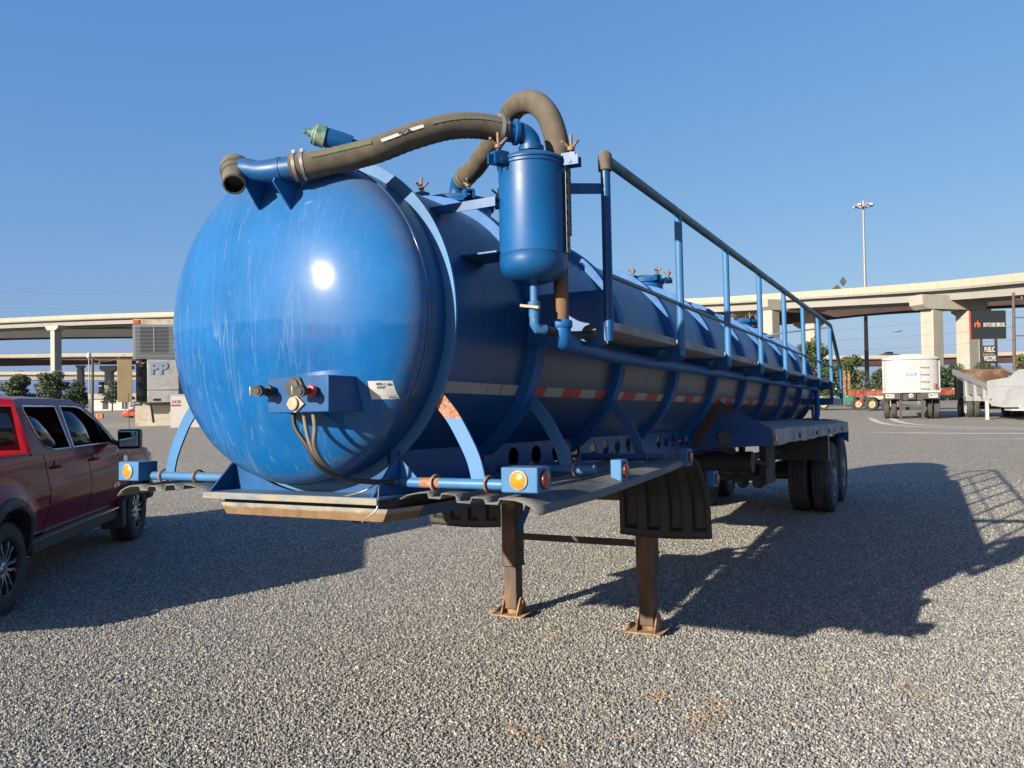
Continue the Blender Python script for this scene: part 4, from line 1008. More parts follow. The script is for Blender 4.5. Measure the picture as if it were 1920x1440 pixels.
    # fender badge
    if s > 0:
        text_mesh('badge', 'AT4', .085, 'chrome', pk, Matrix.Translation((2.93, wside(2.93, .86)-.003, .86)) @ Matrix(((1, 0, 0), (0, 0, -1), (0, 1, 0))).to_4x4(), .006, shear=.25, bold=.002, xs=1.35)
    q = MB(); q.lathe([(.0, .012), (.05, .010), (.056, 0)], (3.34, yy_(wside(3.34, 1.17)), 1.17), (0, -s, 0), 20); q.bar((3.26, yy_(wside(3.3, 1.17)-.006), 1.17), (3.42, yy_(wside(3.4, 1.17)-.006), 1.17), .015, .07); q.build('fender_vent', 'chrome', pk, bevel=.004)
    # headlight and tail light
    q = MB(); q.box(4.58, 4.72, min(yy_(.06), yy_(.40)), max(yy_(.06), yy_(.40)), .98, 1.18); q.build('headlight', 'carglass', pk, bevel=.02)
    q = MB(); q.box(-1.235, -1.18, min(yy_(.05), yy_(.20)), max(yy_(.05), yy_(.20)), 1.0, 1.38); q.build('tail_light', 'red_lens', pk, bevel=.01)
# roof skin, rear wall, windscreen, hood, bed
def wgz(z): return .075+max(0, z-1.40)*.30+max(0, z-1.80)**2*2.2
top = [(.645, 1.90), (.70, 1.955), (.9, 1.975), (1.6, 1.972), (2.15, 1.955), (2.35, 1.915)]
q = MB()
def RF(u, v):
    k = v*(len(top)-1); i = min(int(k), len(top)-2); f = k-i; L = top[i][0]*(1-f)+top[i+1][0]*f; z = top[i][1]*(1-f)+top[i+1][1]*f
    w0 = wgz(z)-.012; y = w0+(2*YC-2*w0)*u; e = 1-(2*u-1)**2
    return (L-.04*e*(v > .9)*0, y, z+.035*(1-(1-e)**1.6)+.0)
q.grid(RF, 24, 15); q.build('roof', 'car', pk, smooth=60)
yr = lambda w_: w_
holed('cab_rear_wall', [(wgz(1.42), 1.05), (2-wgz(1.42), 1.05), (2-wgz(1.42), 1.42), (2-wgz(1.9)+.01, 1.92), (1.0, 1.955), (wgz(1.9)-.01, 1.92), (wgz(1.42), 1.42)],
      [[(.175, 1.455), (1.825, 1.455), (1.735, 1.89), (1.0, 1.91), (.265, 1.89)]], 'car', pk, lambda a, b_, c_: (.64+.03*(b_-1.4)+c_, a, b_), .03)
q = MB(); q.add([(.645, .17, 1.45), (.645, 1.83, 1.45), (.66, 1.74, 1.895), (.66, 1.0, 1.915), (.66, .26, 1.895)], [(0, 1, 2, 3, 4)]); q.build('rear_window', 'carglass', pk, solid=.005)
q = MB(); q.grid(lambda u, v: (2.33+.92*v+.10*(1-(2*u-1)**2), (wgz(1.90-.5*v)+.0)+(2-2*wgz(1.90-.5*v))*u, 1.925-.53*v-.03*sin(pi*v)*0), 14, 8); q.build('windscreen', 'carglass', pk, solid=.005)
def HD_(u, v):
    L = 3.12+1.62*v; zt = 1.375-.10*(L-3.2)-.10*max(0, L-4.2)**2; e = 1-(2*u-1)**2; w_ = wside(L, zt)
    return (L, w_+(2-2*w_)*u, zt+.085*(1-(1-e)**3)*(1-.5*v))
q = MB(); q.grid(HD_, 26, 14); q.build('hood', 'car', pk, smooth=60)
q = MB(); q.box(4.60, 4.74, .10, 1.90, .62, 1.16); q.build('grille', 'plastic', pk, bevel=.03); q = MB(); q.box(4.62, 4.86, .06, 1.94, .48, .74); q.build('front_bumper', 'plastic', pk, bevel=.05, seg=3)
q = MB(); q.box(-1.20, .60, .08, 1.92, .84, .86); q.box(.55, .60, .08, 1.92, .86, 1.40); q.box(-1.20, .60, .085, .105, .86, 1.40); q.box(-1.20, .60, 1.895, 1.915, .86, 1.40)
q.build('bed_floor', 'plastic', pk)
q = MB(); q.box(-1.20, .62, .055, .125, 1.415, 1.432); q.box(-1.20, .62, 1.875, 1.945, 1.415, 1.432); q.build('bed_rail_cap', 'car', pk, bevel=.006)
q = MB(); q.box(-1.235, -1.19, .20, 1.80, .62, 1.42); q.build('tailgate', 'car', pk, bevel=.015); q = MB(); q.box(-1.38, -1.22, .08, 1.92, .44, .64); q.build('rear_bumper', 'plastic', pk, bevel=.03)
q = MB(); q.box(-.9, 4.4, .35, 1.65, .38, .55); q.box(.7, 3.3, .1, 1.9, .50, .56); q.cyl((-.06, .1, .425), (-.06, 1.9, .425), .06); q.cyl((3.84, .1, .42), (3.84, 1.9, .42), .05)
q.box(3.2, 4.5, .45, 1.55, .5, 1.2); q.box(.66, .70, .1, 1.9, .55, 1.2); q.build('chassis', 'blackmetal', pk)
q = MB(); q.box(3.05, 3.35, .12, 1.88, 1.05, 1.34); q.build('dashboard', 'seat', pk, bevel=.03)
def seat(L, y):
    q = MB(); q.box(L-.25, L+.28, y-.25, y+.25, .75, .95); q.bar((L-.27, y, .9), (L-.42, y, 1.55), .5, .16, up=(1, 0, 0)); q.bar((L-.44, y, 1.58), (L-.48, y, 1.78), .28, .10, up=(1, 0, 0)); q.build('seat', 'seat', pk, bevel=.04)
for L in (1.35, 2.35):
    for y in (.5, 1.5): seat(L, y)
q = MB(); q.tube(spline([(2.78, 1.5-.19*cos(t), 1.22+.17*sin(t)) for t in np.linspace(0, 2*pi, 13)], 3), .014, 8); q.build('steering_wheel', 'black', pk)
q = MB(); q.cyl((4.02, .16, 1.29), (3.98, .16, 2.05), .0035, n=6); q.build('aerial', 'black', pk)
def truck_wheel():
    q = MB(); R_, w_ = .419, .137
    out = [(.262, -w_+.015), (.285, -w_-.002), (.34, -w_-.006), (.385, -w_+.004), (.405, -w_+.02), (R_-.004, -w_+.035), (R_, -w_+.05)]
    for gx in (-.06, -.02, .02, .06): out += [(R_, gx-.008), (R_-.009, gx-.006), (R_-.009, gx+.002), (R_, gx+.004)]
    out += [(R_, w_-.05), (R_-.004, w_-.035), (.405, w_-.02), (.385, w_-.004), (.34, w_+.006), (.285, w_+.002), (.262, w_-.015), (.26, 0), (.262, -w_+.015)]
    q.lathe(out, (0, 0, 0), (0, 1, 0), 72)
    for i in range(60):     # shoulder lugs
        a = 2*pi*i/60
        for sgn in (1, -1):
            c_ = Vector((cos(a)*.403, sgn*(w_-.028), sin(a)*.403)); R3 = Matrix.Rotation(-a, 3, 'Y'); q.obox(c_, (.022, .035, .022), R3)
    t = q.mesh('tyre', 'tyre', 30)
    # rim: outer side faces -y
    q = MB(); q.lathe([(.262, -.118), (.256, -.125), (.245, -.122), (.240, -.10), (.232, -.02), (.228, .11), (.24, .125)], (0, 0, 0), (0, 1, 0), 60)
    q.lathe([(.0, -.04), (.12, -.04), (.225, .0), (.228, .05)], (0, 0, 0), (0, 1, 0), 40)
    r = q.mesh('rim', 'black', 35)
    q = MB()
    for i in range(6):
        for sg in (-1, 1):
            a = 2*pi*i/6; pts_ = [(.045, .012*sg+0), (.12, .030*sg), (.17, .062*sg), (.252, .075*sg)]
            q.tube
            vs = []
            for r_, o_ in pts_:
                for dz, dy in ((-1, 0), (1, 0), (1, 1), (-1, 1)):
                    hw = .013 if r_ < .2 else .016
                    ro = Vector((cos(a)*r_-sin(a)*(o_+dz*hw), -.100-.012*(r_ > .06)*(r_ < .2)+dy*.035-.012*(r_ > .2), sin(a)*r_+cos(a)*(o_+dz*hw))); vs.append(ro)
            n = len(pts_); q.add(vs, [(k*4+j, k*4+(j+1) % 4, (k+1)*4+(j+1) % 4, (k+1)*4+j) for k in range(n-1) for j in range(4)]+[(3, 2, 1, 0), ((n-1)*4, (n-1)*4+1, (n-1)*4+2, (n-1)*4+3)])
    q.lathe([(.0, -.112), (.04, -.112), (.052, -.105), (.06, -.09), (.062, -.05)], (0, 0, 0), (0, 1, 0), 24)
    for i in range(6): a = 2*pi*(i+.5)/6; q.cyl((.075*cos(a), -.10, .075*sin(a)), (.075*cos(a), -.05, .075*sin(a)), .012, n=6)
    sp_ = q.mesh('spokes', 'machined', 30)
    return t, r, sp_
tw = truck_wheel()
for L, (cx, cz, r_) in zip((0, 1), AR):
    for s in (1, -1):
        e = bpy.data.objects.new('wheel', None); COL.objects.link(e); e.parent = pk; e.empty_display_size = .3
        e.location = (cx, .137 if s > 0 else 2-.137, .419); e.rotation_euler = (0, random.uniform(0, 1), 0 if s > 0 else pi)
        if s > 0 and L == 1: e.rotation_euler = (0, .4, 0)
        for nm, me_ in zip(('tyre', 'rim', 'spokes'), tw):
            o = bpy.data.objects.new(nm, me_); COL.objects.link(o); o.parent = e
# ================================================================== BACKGROUND
def concrete(name, col, var=.08, stain=.25):
    m = N(name); v = m.coord()
    c = m.ramp(m.noise(v, .5, 6, .6), [(.3, tuple(x*(1-var) for x in col)), (.7, tuple(x*(1+var) for x in col))])
    st = m.math('MULTIPLY', m.ramp(m.noise(m.coord((1.3, 1.3, .12)), 1, 5, .6), [(.55, 0.), (.75, 1.)]), stain)
    c = m.mix(st, c, (.11, .10, .085)); c = m.mix(.12, c, m.ramp(m.noise(v, 9, 4), [(.3, .12), (.7, .4)]))
    m.set(Base_Color=c, Roughness=.9); return m.m
M['concrete'] = concrete('pale concrete', (.285, .268, .228))
M['parapet'] = concrete('cream parapet concrete', (.335, .295, .22), .05, .2)
M['girder'] = concrete('grey concrete girder', (.22, .216, .20), .06, .15)
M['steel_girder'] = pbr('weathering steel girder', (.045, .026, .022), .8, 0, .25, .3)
M['steel_shaded'] = pbr('steel girder, shade in colour', (.016, .013, .015), .8, 0, .2, .3)  # base colour darkened to paint in the tall flyover's shade
M['deckgrey'] = concrete('deck soffit', (.20, .195, .18))

def path_at(pts, step):
    P = [Vector(p) for p in pts]; out = [P[0]]
    for a, b_ in zip(P[:-1], P[1:]):
        n = max(1, round((b_-a).length/step))
        for i in range(1, n+1): out.append(a.lerp(b_, i/n))
    return out
def highway(name, label, pts, width, par_h, gird, gmat, step=14., away=1, group=None, slab=.3, inset=1.1, beams=4):
    """elevated road: pts = near edge at the top of the parapet"""
    hw = tag(empty(name, label, 'highway', (0, 0, 0)), label, 'highway', group)
    P = path_at([p for p in spline(pts, 3)], step)
    T = [(P[min(i+1, len(P)-1)]-P[max(0, i-1)]) for i in range(len(P))]
    Nn = []
    for t in T:
        n_ = Vector((-t.y, t.x, 0)).normalized()
        if n_.y < 0 and away: n_ = -n_
        if away < 0: n_ = -n_
        Nn.append(n_)
    def sweep(q, rect, i, j, gap=0.):
        o0, o1, z0, z1 = rect; vs = []
        for k, g_ in ((i, gap), (j, -gap)):
            t = (P[j]-P[i]).normalized()
            for o_, z_ in ((o0, z0), (o1, z0), (o1, z1), (o0, z1)): vs.append(P[k]+t*g_+Nn[k]*o_+Vector((0, 0, z_)))
        q.add(vs, [(0, 1, 2, 3), (7, 6, 5, 4), (0, 4, 5, 1), (1, 5, 6, 2), (2, 6, 7, 3), (3, 7, 4, 0)])
    for i in range(len(P)-1):
        q = MB(); sweep(q, (0, .3, -par_h, 0), i, i+1, .025); q.build('parapet_panel', 'parapet', hw)
    q = MB()
    for i in range(len(P)-1): sweep(q, (width-.3, width, -par_h, 0), i, i+1)
    q.build('far_parapet', 'parapet', hw)
    q = MB()
    for i in range(len(P)-1): sweep(q, (.05, width-.05, -par_h-slab, -par_h-.003), i, i+1)
    q.build('deck_slab', 'deckgrey', hw)
    for b_ in range(beams):
        q = MB(); o_ = inset+(width-2*inset-.7)*b_/max(1, beams-1)
        for i in range(len(P)-1): sweep(q, (o_, o_+.7, -par_h-slab-gird, -par_h-slab-.003), i, i+1)
        q.build('girder', gmat, hw)
    return hw, P, Nn
A_PTS = [(-230, 252, 27.3), (-190, 245, 27.45), (-150, 235, 27.43), (-121.5, 228, 27.35), (-93.7, 220, 26.83), (-30, 197, 24.8), (10, 180, 23.2), (36.6, 165, 21.69), (49, 149, 20.5), (58, 135, 19.47), (64, 120, 18.3), (67.4, 107, 17.43), (70, 94, 16.6), (72, 78, 15.8), (73, 60, 15.1)]
hA, PA, NA = highway('elevated_highway', 'tall flyover with cream parapet and pale concrete girders crossing the whole view', A_PTS, 11, 1.1, 1.45, 'girder')
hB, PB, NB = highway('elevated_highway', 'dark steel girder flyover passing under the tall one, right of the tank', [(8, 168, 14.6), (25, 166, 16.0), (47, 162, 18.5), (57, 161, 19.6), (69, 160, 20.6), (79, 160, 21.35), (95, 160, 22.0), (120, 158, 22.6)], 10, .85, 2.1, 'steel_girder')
hB2, PB2, NB2 = highway('elevated_highway', 'shade-darkened steel girder flyover tight behind the tall one on the left', [(-240, 275, 28.2), (-172, 270, 28.9), (-127, 268, 28.6), (-80, 262, 27.8), (-40, 255, 27.0)], 10, .85, 3.2, 'steel_shaded')
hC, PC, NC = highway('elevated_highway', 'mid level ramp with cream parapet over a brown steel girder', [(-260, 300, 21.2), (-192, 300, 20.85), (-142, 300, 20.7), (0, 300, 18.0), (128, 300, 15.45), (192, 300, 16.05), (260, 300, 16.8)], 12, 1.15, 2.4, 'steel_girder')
hD, PD, ND = highway('elevated_highway', 'lowest grey concrete ramp at the left above the trees', [(-280, 330, 15.9), (-211, 330, 15.7), (-161, 330, 14.8), (-90, 332, 13.4), (-30, 335, 12.0)], 12, 1.15, 2.0, 'girder')
# piers
def pier(parent, c, wx, wy, ztop, rz, cap=None, name='pier', mat='concrete'):
    q = MB(); R_ = Matrix.Rotation(rz, 3, 'Z'); q.obox((c[0], c[1], ztop/2), (wx, wy, ztop), R_)
    o = q.build(name, mat, parent, bevel=.12)
    for k in range(1, int(ztop//4)+1):
        pass
    if cap:
        L, dep, hgt, tap = cap; q = MB(); vs = []
        for y_ in (-dep/2, dep/2):
            for x_, z_ in ((-L/2, ztop+hgt), (L/2, ztop+hgt), (L/2, ztop+hgt*tap), (L/2-hgt*.8, ztop), (-L/2+hgt*.8, ztop), (-L/2, ztop+hgt*tap)):
                p = R_ @ Vector((x_, y_, 0)); vs.append((c[0]+p.x, c[1]+p.y, z_))
        q.add(vs, [tuple(range(6)), tuple(range(11, 5, -1))]+[(i, 6+i, 6+(i+1) % 6, (i+1) % 6) for i in range(6)]); q.build('pier_cap', mat, parent)
    return o
pier(hA, (-131.9, 231.5), 2.0, 2.2, 23.3, radians(-28), (6.0, 2.6, 1.3, .55)); pier(hA, (-60, 209, 0), 2.2, 2.2, 22.5, radians(-18), (7, 2.6, 1.5, .5))
pier(hA, (-205, 252), 2.2, 2.2, 23.3, radians(-12), (6.0, 2.6, 1.3, .55)); pier(hA, (0, 188), 2.2, 2.2, 19.5, radians(-22), (7, 2.6, 1.5, .5))
# straddle bents on the right: two columns and one beam each
def bent(parent, c1, c2, wd, zc_, x0, x1, hgt, dep):
    a, b_ = Vector((c1[0], c1[1], 0)), Vector((c2[0], c2[1], 0)); t = (b_-a).normalized(); rz = math.atan2(t.y, t.x)
    for c_ in (a, b_): pier(parent, (c_.x, c_.y), wd, wd*.95, zc_, rz+radians(8))
    q = MB(); vs = []; n_ = Vector((-t.y, t.x, 0)); L = (b_-a).length
    for s_ in (-dep/2, dep/2):
        for u, z_ in ((x0, hgt), (L-x1, hgt), (L-x1+.2, hgt*.35), (L-x1-.4, 0), (x0+.9, 0), (x0+.1, hgt*.3)): vs.append(a+t*u+n_*s_+Vector((0, 0, zc_+z_)))
    q.add(vs, [tuple(range(6)), tuple(range(11, 5, -1))]+[(i, 6+i, 6+(i+1) % 6, (i+1) % 6) for i in range(6)]); q.build('bent_cap', 'concrete', parent)
bent(hA, (62.9, 119.5), (69.3, 121.5), 2.25, 14.0, -2.9, -2.6, 2.1, 2.6)
bent(hA, (48.2, 148), (57.6, 152.5), 2.2, 17.2, -2.0, -2.4, 1.9, 2.6)
pier(hB, (61.8, 166), 2.4, 2.2, 15.3, radians(-20), (6, 2.4, 1.5, .5)); pier(hB, (30, 171), 2.2, 2.2, 11.5, 0, (7, 2.4, 1.4, .5)); pier(hB, (95.6, 166), 2.2, 2.2, 17.3, 0, (7, 2.4, 1.4, .5))
for x_ in (-164.4, -110, -60, -10, 60, 110, 160, 210, -220):
    zt = np.interp(x_, [-192, 0, 128, 192], [20.8, 18, 15.4, 16])-1.15-.3-2.4-1.5
    pier(hC, (x_, 305), 2.0, 2.0, zt, 0, (3.2 if x_ == -164.4 else 7, 2.6, 1.5, .95 if x_ == -164.4 else .4), mat='girder')
pier(hC, (-153.0, 304), 2.6, 2.4, 13.6, 0, (6, 3, 2.6, .45), mat='girder')
for x_, wd in ((-172.5, 1.4), (-170.2, 1.4), (-167.2, 2.2), (-163.6, 2.0), (-240, 2.), (-120, 2.), (-70, 2.)): pier(hD, (x_, 336), wd, 2.0, 11.0, 0, None, mat='girder')

# vehicles on the decks
def small_vehicle(name, label, cat, loc, rz, col, kind='car', s=1.0):
    e = empty(name, label, cat, loc, rz); e.scale = (s, s, s)
    q = MB()
    if kind == 'pickup': prof = [(-2.7, .35), (-2.75, 1.05), (-1.0, 1.1), (-.85, 1.75), (.75, 1.8), (1.35, 1.2), (2.6, 1.05), (2.75, .55), (2.7, .35)]
    elif kind == 'suv': prof = [(-2.3, .35), (-2.35, 1.0), (-2.1, 1.7), (.4, 1.75), (1.1, 1.1), (2.2, .95), (2.35, .5), (2.3, .35)]
    else: prof = [(-2.2, .3), (-2.25, .85), (-1.6, 1.0), (-.9, 1.4), (.4, 1.42), (1.1, .98), (2.1, .8), (2.25, .5), (2.2, .3)]
    q.prism(prof, 'y', -.92, .92); q.build('body', col, e, bevel=.12, seg=3)
    gl = {'pickup': [(-.80, 1.2), (-.72, 1.66), (.66, 1.70), (1.08, 1.2)], 'suv': [(-2.0, 1.08), (-1.9, 1.6), (.32, 1.65), (.85, 1.1)], 'car': [(-1.35, .98), (-.85, 1.32), (.35, 1.34), (.95, .97)]}[kind]
    for yy_ in (-.935, .925): q = MB(); q.prism(gl, 'y', yy_, yy_+.01); q.build('side_window', 'black', e)
    for x_ in (-1.45*prof[0][0]/-2.2, 1.45*prof[0][0]/-2.2):
        for y_ in (-.85, .65): 
            q = MB(); q.cyl((x_, y_, .34), (x_, y_+.2, .34), .34, n=20); q.build('wheel', 'tyre', e)
    for y_ in (-.8, .62): q = MB(); q.box(prof[0][0]-.12, prof[0][0]-.0, y_, y_+.18, .8, .95); q.build('tail_light', 'red_lens', e)
    return e
M['car_grey'] = pbr('dark grey car paint', (.05, .055, .06), .3, .3, .1, 3)
M['car_silver'] = pbr('silver car paint', (.5, .51, .52), .35, .3, .06, 3)
small_vehicle('pickup_truck', 'dark pickup driving on the cream ramp above the white trailer', 'pickup truck', (142.5, 302, 14.55), radians(180), 'car_grey', 'pickup', 1.25)
small_vehicle('car', 'small dark car on the lowest left ramp', 'car', (-204.5, 333, 14.3), 0, 'car_grey', 'suv', 1.0)

M['mast_dark'] = pbr('dark grey sign back', (.075, .08, .085), .5, .2, .1, 3)
# diamond warning signs standing on the top deck
for p, zc_, hw, lab in (((57.7, 138.5), 21.05, .62, 'taller diamond road sign on the flyover, left of the light mast'), ((56.9, 139.2), 19.75, .95, 'lower diamond road sign on the flyover, left of the taller one')):
    e = empty('warning_sign', lab, 'road sign', (p[0], p[1], 18.4)); q = MB(); q.cyl((0, .06, 0), (0, .06, zc_-18.4), .05, n=6); q.build('pole', 'galv', e); zc_ -= 18.4
    q = MB(); q.prism([(0, zc_-.9), (hw, zc_), (0, zc_+.9), (-hw, zc_)], 'y', -.05, .0); q.build('sign_plate', 'mast_dark', e)

# high mast light
ms = empty('light_mast', 'tall grey high mast light behind the walkway rail, right of the tank', 'light mast', (77.7, 175, gz(51, 115)))
M['mast_dark'] = pbr('dark grey mast band', (.075, .08, .085), .5, .2, .1, 3); M['mast_light'] = pbr('pale galvanised mast', (.19, .20, .205), .5, .2, .08, 3)
ms.scale = (1.5, 1.5, 1.5)
for z0, z1, m_ in ((0, 3.8, 'mast_light'), (3.8, 7.0, 'mast_dark'), (7.0, 11.2, 'mast_light'), (11.2, 13.6, 'mast_dark'), (13.6, 28.3, 'mast_light')):
    r_ = lambda z: .34-.20*z/28.3
    q = MB(); q.cyl((0, 0, z0), (0, 0, z1), r_(z0), r_(z1), n=16); q.build('mast_section', m_, ms)
q = MB(); q.lathe([(.9, 0), (.95, .05), (.95, .12), (.9, .15), (.9, 0)], (0, 0, 28.0), (0, 0, 1), 20); q.cyl((0, 0, 28), (0, 0, 28.9), .2, .12, n=10); q.build('ring', 'galv', ms)
for i in range(8):
    a = 2*pi*i/8; q = MB(); d_ = Vector((cos(a), sin(a), 0)); q.bar(Vector((0, 0, 28.1))+d_*.3, Vector((0, 0, 28.1))+d_*.95, .06, .06); q.obox(Vector((0, 0, 28.15))+d_*1.15, (.55, .45, .28), Matrix.Rotation(a, 3, 'Z')); q.build('floodlight', 'galv', ms)
for (x_, y_, h_) in ((177, 360, 29),):
    e = empty('light_mast', 'faint distant high mast light right of centre, beyond the cream ramp', 'light mast', (x_-3, y_, 0)); q = MB(); q.cyl((0, 0, 0), (0, 0, h_), .16, .10, n=8); q.build('pole', 'mast_light', e); q = MB(); q.lathe([(.3, 0), (2.0, .3), (2.0, .55), (.3, .7)], (0, 0, h_-.5), (0, 0, 1), 12); q.build('lamp_ring', 'mast_light', e)
e = empty('light_mast', 'white double headed lamp above the left ramps', 'street light', (-101.5, 192, 0)); q = MB(); q.cyl((0, 0, 0), (0, 0, 13.2), .12, n=8); q.build('pole', 'galv', e)
q = MB(); q.lathe([(.1, 0), (.5, .4), (.5, 1.2), (.15, 1.7)], (0, 0, 12.6), (0, 0, 1), 10); q.build('lamp_head', 'white_paint', e)

# utility poles and wires
M['wood'] = pbr('weathered wooden pole', (.085, .062, .048), .85, 0, .3, 3, .3, 30, stretch=(8, 8, .5))
def upole(x, y, h_, label, cross=2, r=.16):
    e = empty('utility_pole', label, 'utility pole', (x, y, gz(x, y))); q = MB(); q.cyl((0, 0, 0), (.12, 0, h_), r, r*.7, n=12); q.build('pole', 'wood', e)
    for k in range(cross):
        z_ = h_-.6-1.6*k; q = MB(); q.box(.08, .95, -.05, .05, z_-.05, z_+.05); q.build('crossarm', 'wood', e); q = MB(); q.lathe([(.03, 0), (.07, .03), (.04, .08), (.07, .13), (.02, .2)], (.85, 0, z_+.05), (0, 0, 1), 8); q.build('insulator', 'galv', e)
    return e
upole(43.95, 70, 9.9, 'wooden utility pole with side insulators by the black sign', 3)
upole(-44.65, 85, 6.4, 'thin wooden utility pole between the left bridge columns', 1, .17)
def wire(p0, p1, sag, label, r=.03, grp=None):
    p0, p1 = Vector(p0), Vector(p1); pts = [p0.lerp(p1, t)-Vector((0, 0, sag*4*t*(1-t))) for t in np.linspace(0, 1, 24)]
    q = MB(); q.tube(pts, r, 5); o = q.build('power_line', 'galv', None, smooth=60); o.data.materials[0] = M['cable']; tag(o, label, 'power line', grp)
G = 'power lines sloping down across the left sky'
wl = 'thin power line sloping down across the left sky'
for z0, z1, wl in ((47.5, 40.5, 'highest thin power line sloping down across the left sky'), (46.2, 39.6, 'second highest power line across the left sky, close under the highest'), (41.5, 36.2, 'third power line down across the left sky, below the wide gap'), (39.8, 35.0, 'lowest power line across the left sky, just above the tall flyover')): wire((-215, 300, z0), (20, 300, z1), 2.0, wl, .03, G)
G = 'power lines crossing the gap behind the right columns'; wl = 'thin power line crossing behind the right bridge columns'
for z0, z1, wl in ((9.2, 12.6, 'highest thin power line crossing behind the right bridge columns'), (8.0, 10.6, 'second thin power line from the top behind the right bridge columns'), (6.8, 9.0, 'third thin power line from the top behind the right bridge columns'), (4.6, 5.3, 'lowest thin power line behind the right bridge columns, crossing the cream ramp')): wire((36, 95, z0), (72, 92, z1), .5, wl, .011, G)
wire((-44.6, 85, 6.9), (-29, 60, 5.6), .5, 'slack service wire from the left utility pole to the reefer unit', .02)

# ---------------- trees
LEAFM = []
for i, (c1, c2) in enumerate((((.018, .034, .010), (.050, .072, .024)), ((.013, .026, .011), (.032, .050, .020)), ((.035, .045, .015), (.085, .090, .032)))):
    m = N('leaves %s' % ('mid green', 'deep green', 'yellow green')[i]); oi = m.n('ShaderNodeNewGeometry')
    c = m.ramp(m.noise(m.coord((.9, .9, .9)), 1, 5, .7), [(.3, c1), (.7, c2)]); c2_ = m.mix(oi.outputs['Random Per Island'], c, tuple(x*1.5 for x in c2)); m.set(Base_Color=m.mix(.5, c, c2_), Roughness=.6)
    m.b.inputs['Subsurface Weight'].default_value = 0.; LEAFM.append(m.m)
M['bark'] = pbr('bark', (.10, .075, .055), .9, 0, .3, 5)
def leaf_cloud(lobes, n, size, rng):
    vs = np.zeros((n*4, 3)); tot = sum(l[3]*l[4]*l[5] for l in lobes); k = 0
    for (cx, cy, cz, rx, ry, rz) in lobes:
        m_ = max(6, int(n*rx*ry*rz/tot));
        for _ in range(m_):
            if k >= n: break
            d_ = rng.normal(size=3); d_ /= np.linalg.norm(d_); r_ = (.55+.5*rng.random()) if rng.random() < .8 else rng.random()
            c_ = np.array([cx+d_[0]*rx*r_, cy+d_[1]*ry*r_, cz+d_[2]*rz*r_]); a = rng.normal(size=3); a /= np.linalg.norm(a); b_ = np.cross(a, rng.normal(size=3)); b_ /= np.linalg.norm(b_)
            s_ = size*(.6+.8*rng.random()); vs[k*4:k*4+4] = [c_-a*s_, c_+b_*s_*.7, c_+a*s_, c_-b_*s_*.7]; k += 1
    return vs[:k*4]
def tree(name, x, y, h_, r_, label, tint=0, n=2600, seed=0, cat='tree', leaf=None, z0=None, low=.15, nl=11, group=None):
    rng = np.random.default_rng(seed+100); zb = gz(x, y) if z0 is None else z0
    e = empty(name, label, cat, (x, y, zb), group=group); lob = []; q = MB(); q.tube([(0, 0, -.2), (.03*h_*rng.normal()*.3, .1, h_*.3), (0, .0, h_*.62)], [h_*.028, h_*.02, h_*.008], 9)
    for i in range(nl):
        a = rng.random()*2*pi; f = rng.random(); zz_ = h_*(low+.10+(.80-low)*f); rad_ = r_*(.75*sqrt(max(.05, 1-((f-.35)/.75)**2)))*rng.random()**.5
        c_ = (cos(a)*rad_, sin(a)*rad_, zz_); l_ = r_*(.22+.26*rng.random()); lob.append((*c_, l_, l_, l_*.75))
        q.tube([(0, 0, h_*(.2+.3*f)), (c_[0]*.5, c_[1]*.5, (h_*(.25+.3*f)+zz_)/2), c_], [h_*.012, h_*.008, h_*.003], 6)
    lob.append((0, 0, h_*.55, r_*.5, r_*.5, h_*.3)); lob.append((0, 0, h_*.88, r_*.25, r_*.25, h_*.12))
    q.build('trunk', 'bark', e)
    v_ = leaf_cloud(lob, n, leaf or max(.10, r_*.050), rng); me = bpy.data.meshes.new('crown'); nq = len(v_)//4
    me.from_pydata(v_.tolist(), [], [(4*i, 4*i+1, 4*i+2, 4*i+3) for i in range(nq)]); me.materials.append(LEAFM[tint]); me.update()
    o = bpy.data.objects.new('crown', me); COL.objects.link(o); o.parent = e; return e
# left, beyond the ramps
tree('tree', -124, 200, 9.2, 4.8, 'round bright green tree at the left edge under the ramps', 0, 7500, 1, nl=17)
tree('tree', -113.5, 198, 9.6, 4.0, 'tall tree just left of the big left bridge column', 0, 6500, 2, nl=15)
tree('tree', -107, 196, 7.6, 3.4, 'tall green tree just right of the big left bridge column', 1, 6000, 3, nl=15)
tree('tree', -98.3, 200, 5.6, 1.7, 'small tree between the cluster of thin columns and the open reefer door', 1, 3500, 4, nl=11)
tree('tree', -91, 205, 6.6, 3.6, 'low tree right of the thin left column', 1, 2600, 5, nl=12)
tree('bush', -118, 200, 4.4, 3.4, 'low hazy shrub between the two leftmost trees', 1, 1800, 6, cat='bush')
tree('tree', -80, 160, 6.4, 3.0, 'dark tree beside the open reefer door', 1, 2400, 7, nl=12)
